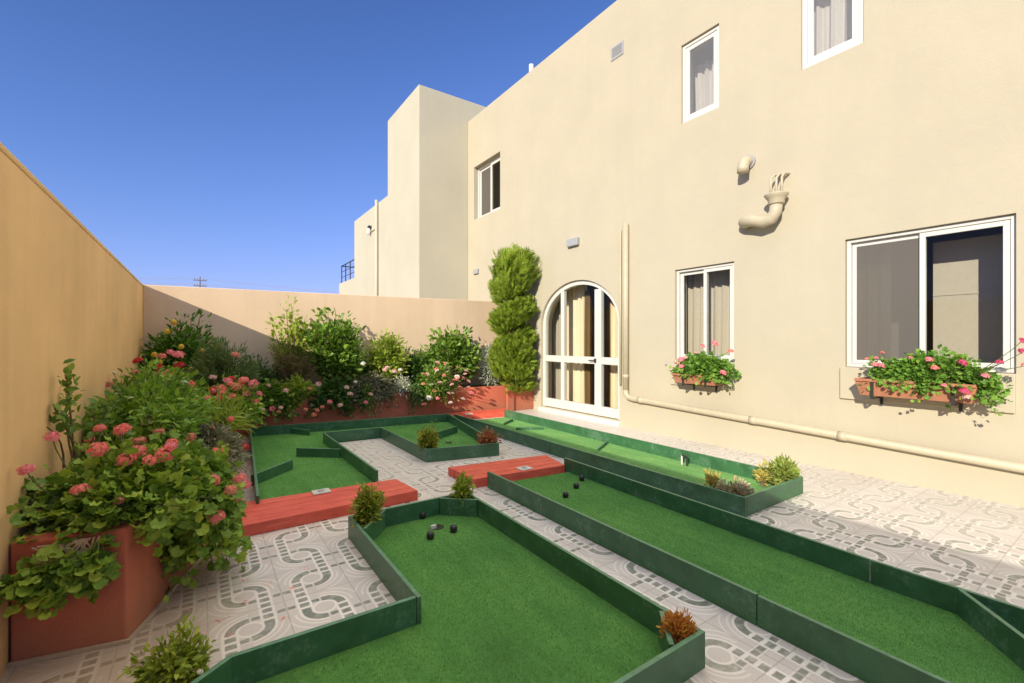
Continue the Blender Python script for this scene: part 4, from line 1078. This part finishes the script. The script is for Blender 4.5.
bush('geranium', 'sprawling pink geranium filling the long window box, with a tall stray shoot', 'geranium', (5.34,1.22,.965), .15, .50, .26, 210, 24, 'round', .034, 'l_ger_hot', 60,
     spread=.035, zmin=.2, bounds=(5.09,5.49,.72,1.70), t0=.3, droop=.22, fmat='p_pink', fr=.026, stem_r=.003,
     flowers=[(5.22,1.63,1.11,.030),(5.22,1.58,1.10,.030),(5.2,1.24,1.17,.030,'p_pink'),(5.18,1.20,1.10,.032,'p_coral'),(5.2,1.03,1.15,.034,'p_magenta'),(5.2,.90,1.05,.028),(5.15,1.01,.92,.036,'p_magenta'),(5.17,1.0,.87,.028,'p_pale'),
              (5.17,1.14,.955,.024),(5.2,.69,1.25,.034,'p_magenta'),(5.2,.70,1.33,.026,'p_magenta'),(5.2,.68,1.14,.03,'p_coral'),(5.2,.82,1.16,.026,'p_magenta'),(5.25,1.58,1.22,.018,'p_coral'),(5.25,1.63,1.17,.020,'p_pink'),(5.26,1.38,1.18,.022,'p_pink'),
              (5.24,1.70,1.16,.018,'p_coral')])
window_box('short terracotta window box under the narrow window near the door', 3.20, 3.83, .80, .925, (3.66, 3.34))
bush('geranium', 'compact geranium with light pink heads in the short window box', 'geranium', (5.34,3.44,.90), .14, .44, .26, 140, 22, 'round', .040, 'l_ger_hot', 61,
     spread=.04, zmin=.25, bounds=(5.14,5.49,2.98,3.86), t0=.3, droop=.14, fr=.04, fmat='p_pink', stem_r=.003,
     flowers=[(5.2,3.70,1.09,.045),(5.2,3.76,1.04,.04,'p_pale'),(5.24,3.42,1.27,.034,'p_pink'),(5.24,3.25,1.30,.045,'p_pink'),(5.24,3.05,1.21,.034,'p_coral'),(5.2,3.12,.95,.042,'p_pink'),(5.18,3.62,1.12,.03,'p_pale'),(5.22,3.50,1.18,.026,'p_pale'),(5.18,3.68,1.0,.036,'p_pink')])
# stray shoot at the near end of the big box
# fallen blossoms on the tiles
rng = np.random.default_rng(5)
for x, y in [(.21,2.98),(.10,2.62),(.05,2.95),(.26,3.36),(.31,2.86),(.42,2.70),(.33,2.45),(.18,2.72),(.0,2.55),(.52,2.92),(.28,3.20),(.12,2.45),(-.05,2.80)]:
    k = 4; ps = np.array([(x,y,.003)]*k)+np.c_[rng.normal(size=(k,2))*.012, np.zeros(k)]
    me = leaves_mesh('fallen_petals','broad', ps, rng.normal(size=(k,3))*[1,1,.05]+[0,0,.12], np.array([(0,0,1)]*k)+rng.normal(size=(k,3))*.15, rng.uniform(.008,.020,k))
    o = link('fallen_petals', me, M['p_coral']); tag(o, 'coral petals fallen on the patterned tiles beside the planter', 'fallen petals', 'petals fallen on the tiles')

# --- utility pole far beyond the wall
up_ = thing('utility_pole', 'distant utility pole with crossarms seen over the far garden wall', 'utility pole', (0,60,-.05))
MB().tube([(0,60,-.05),(0,60,8.4)], .09, 10, .06).build('pole', M['wood'], up_, True)
for z in (7.95, 7.35): MB().box(-.6,.6,59.93,60.0,z,z+.08).build('crossarm', M['wood'], up_)
for z in (8.07, 7.47):
    for x in (-.52,-.26,.26,.52): MB().lathe([(.05,0),(.07,.06),(.03,.16)], (x,59.95,z), 8).build('insulator', M['grey'], up_)
def wire(p, q, sag):
    return bez(p, ((p[0]+q[0])/2,(p[1]+q[1])/2,(p[2]+q[2])/2-sag*2), q, 14)
wi = MB()
for x, z in ((-.52,8.2),(.52,8.2),(-.52,7.6),(.52,7.6)):
    wi.tube(wire((x,59.95,z), (x-60,75,z+.5), .9), .011, 4, cap=False)
    wi.tube(wire((x,59.95,z), (x+55,48,z-1.2), .9), .011, 4, cap=False)
wi.build('wires', M['grey'], up_)

# ------------------------------------------------------------------ light, sky, camera
L = Vector((1.0, .5, -.455)).normalized()
sun = bpy.data.lights.new('sun', 'SUN'); sun.energy = 2.8; sun.angle = R(.5); sun.color = (1, .90, .74)
so = bpy.data.objects.new('sun', sun); COL.objects.link(so); so.rotation_euler = L.to_track_quat('-Z', 'Y').to_euler(); so.location = (-10,-5,10)
wd = bpy.data.worlds.new('World'); SC.world = wd; wd.use_nodes = True
nt = wd.node_tree; bg = nt.nodes['Background']
sky = nt.nodes.new('ShaderNodeTexSky'); sky.sky_type = 'NISHITA'; sky.sun_disc = False
sky.sun_elevation = math.asin(-L.z); sky.sun_rotation = math.atan2(-L.x, -L.y) % (2*math.pi)
sky.altitude = 0; sky.air_density = 1.0; sky.dust_density = .2; sky.ozone_density = 3.0
# deepen the blue: contrast about the brightness of the horizon, and a touch more colour
def vm(op, a, v):
    n = nt.nodes.new('ShaderNodeVectorMath'); n.operation = op; nt.links.new(a, n.inputs[0])
    if op == 'SCALE': n.inputs[3].default_value = v
    return n.outputs[0]
SK = 8.0
k1 = vm('SCALE', sky.outputs[0], 1/SK)
gm = nt.nodes.new('ShaderNodeGamma'); nt.links.new(k1, gm.inputs[0]); gm.inputs[1].default_value = 1.5
k2 = vm('SCALE', gm.outputs[0], SK)
hs = nt.nodes.new('ShaderNodeHueSaturation'); nt.links.new(k2, hs.inputs['Color']); hs.inputs['Saturation'].default_value = 1.0
mn = nt.nodes.new('ShaderNodeVectorMath'); mn.operation = 'MINIMUM'; ti = nt.nodes.new('ShaderNodeVectorMath'); ti.operation = 'MULTIPLY'; nt.links.new(hs.outputs[0], ti.inputs[0]); ti.inputs[1].default_value = (1.10, 1.12, 1.36)
# compress the brightest parts (horizon, aureole)
def vv(op, a, b):
    n = nt.nodes.new('ShaderNodeVectorMath'); n.operation = op
    for i, q in enumerate((a, b)):
        if isinstance(q, tuple): n.inputs[i].default_value = q
        else: nt.links.new(q, n.inputs[i])
    return n.outputs[0]
den = vv('ADD', vv('MULTIPLY', ti.outputs[0], (.42, .38, .17)), (1, 1, 1))
nt.links.new(vv('DIVIDE', ti.outputs[0], den), mn.inputs[0]); mn.inputs[1].default_value = (14, 14, 14)
# invented bright cloud veil overhead, out of view, added to lift the shade
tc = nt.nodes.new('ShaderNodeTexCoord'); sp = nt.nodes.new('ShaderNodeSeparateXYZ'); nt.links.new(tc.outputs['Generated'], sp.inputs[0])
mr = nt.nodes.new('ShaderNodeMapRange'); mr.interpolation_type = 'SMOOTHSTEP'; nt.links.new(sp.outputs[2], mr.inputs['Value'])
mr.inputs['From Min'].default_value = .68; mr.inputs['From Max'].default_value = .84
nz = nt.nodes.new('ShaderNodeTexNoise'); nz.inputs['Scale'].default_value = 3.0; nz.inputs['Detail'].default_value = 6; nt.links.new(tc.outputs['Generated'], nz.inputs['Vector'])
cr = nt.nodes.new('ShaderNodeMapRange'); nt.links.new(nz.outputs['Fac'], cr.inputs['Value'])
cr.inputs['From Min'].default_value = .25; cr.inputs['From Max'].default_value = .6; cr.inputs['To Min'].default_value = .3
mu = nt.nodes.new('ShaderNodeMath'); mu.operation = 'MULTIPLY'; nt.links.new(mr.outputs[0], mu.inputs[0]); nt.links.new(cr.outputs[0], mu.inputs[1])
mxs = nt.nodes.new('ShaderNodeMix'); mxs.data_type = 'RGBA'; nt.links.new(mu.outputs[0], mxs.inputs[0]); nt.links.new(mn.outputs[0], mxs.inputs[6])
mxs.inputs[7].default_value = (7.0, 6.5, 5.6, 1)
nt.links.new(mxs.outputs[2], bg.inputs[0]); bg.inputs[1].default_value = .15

cam = bpy.data.cameras.new('camera'); cam.lens = 455*36/1024; cam.sensor_width = 36; cam.clip_end = 3000; cam.clip_start = .05
cobj = bpy.data.objects.new('camera', cam); COL.objects.link(cobj); cobj.location = (0, 0, 1.35)
cobj.rotation_euler = (R(90), 0, -math.atan(312/455))
SC.camera = cobj
SC.view_settings.view_transform = 'Standard'; SC.view_settings.look = 'None'; SC.view_settings.gamma = 1
SC.view_settings.use_curve_mapping = False
SC.view_settings.exposure = 1.12
SC.cycles.max_bounces = 10; SC.cycles.transparent_max_bounces = 16; SC.cycles.diffuse_bounces = 6
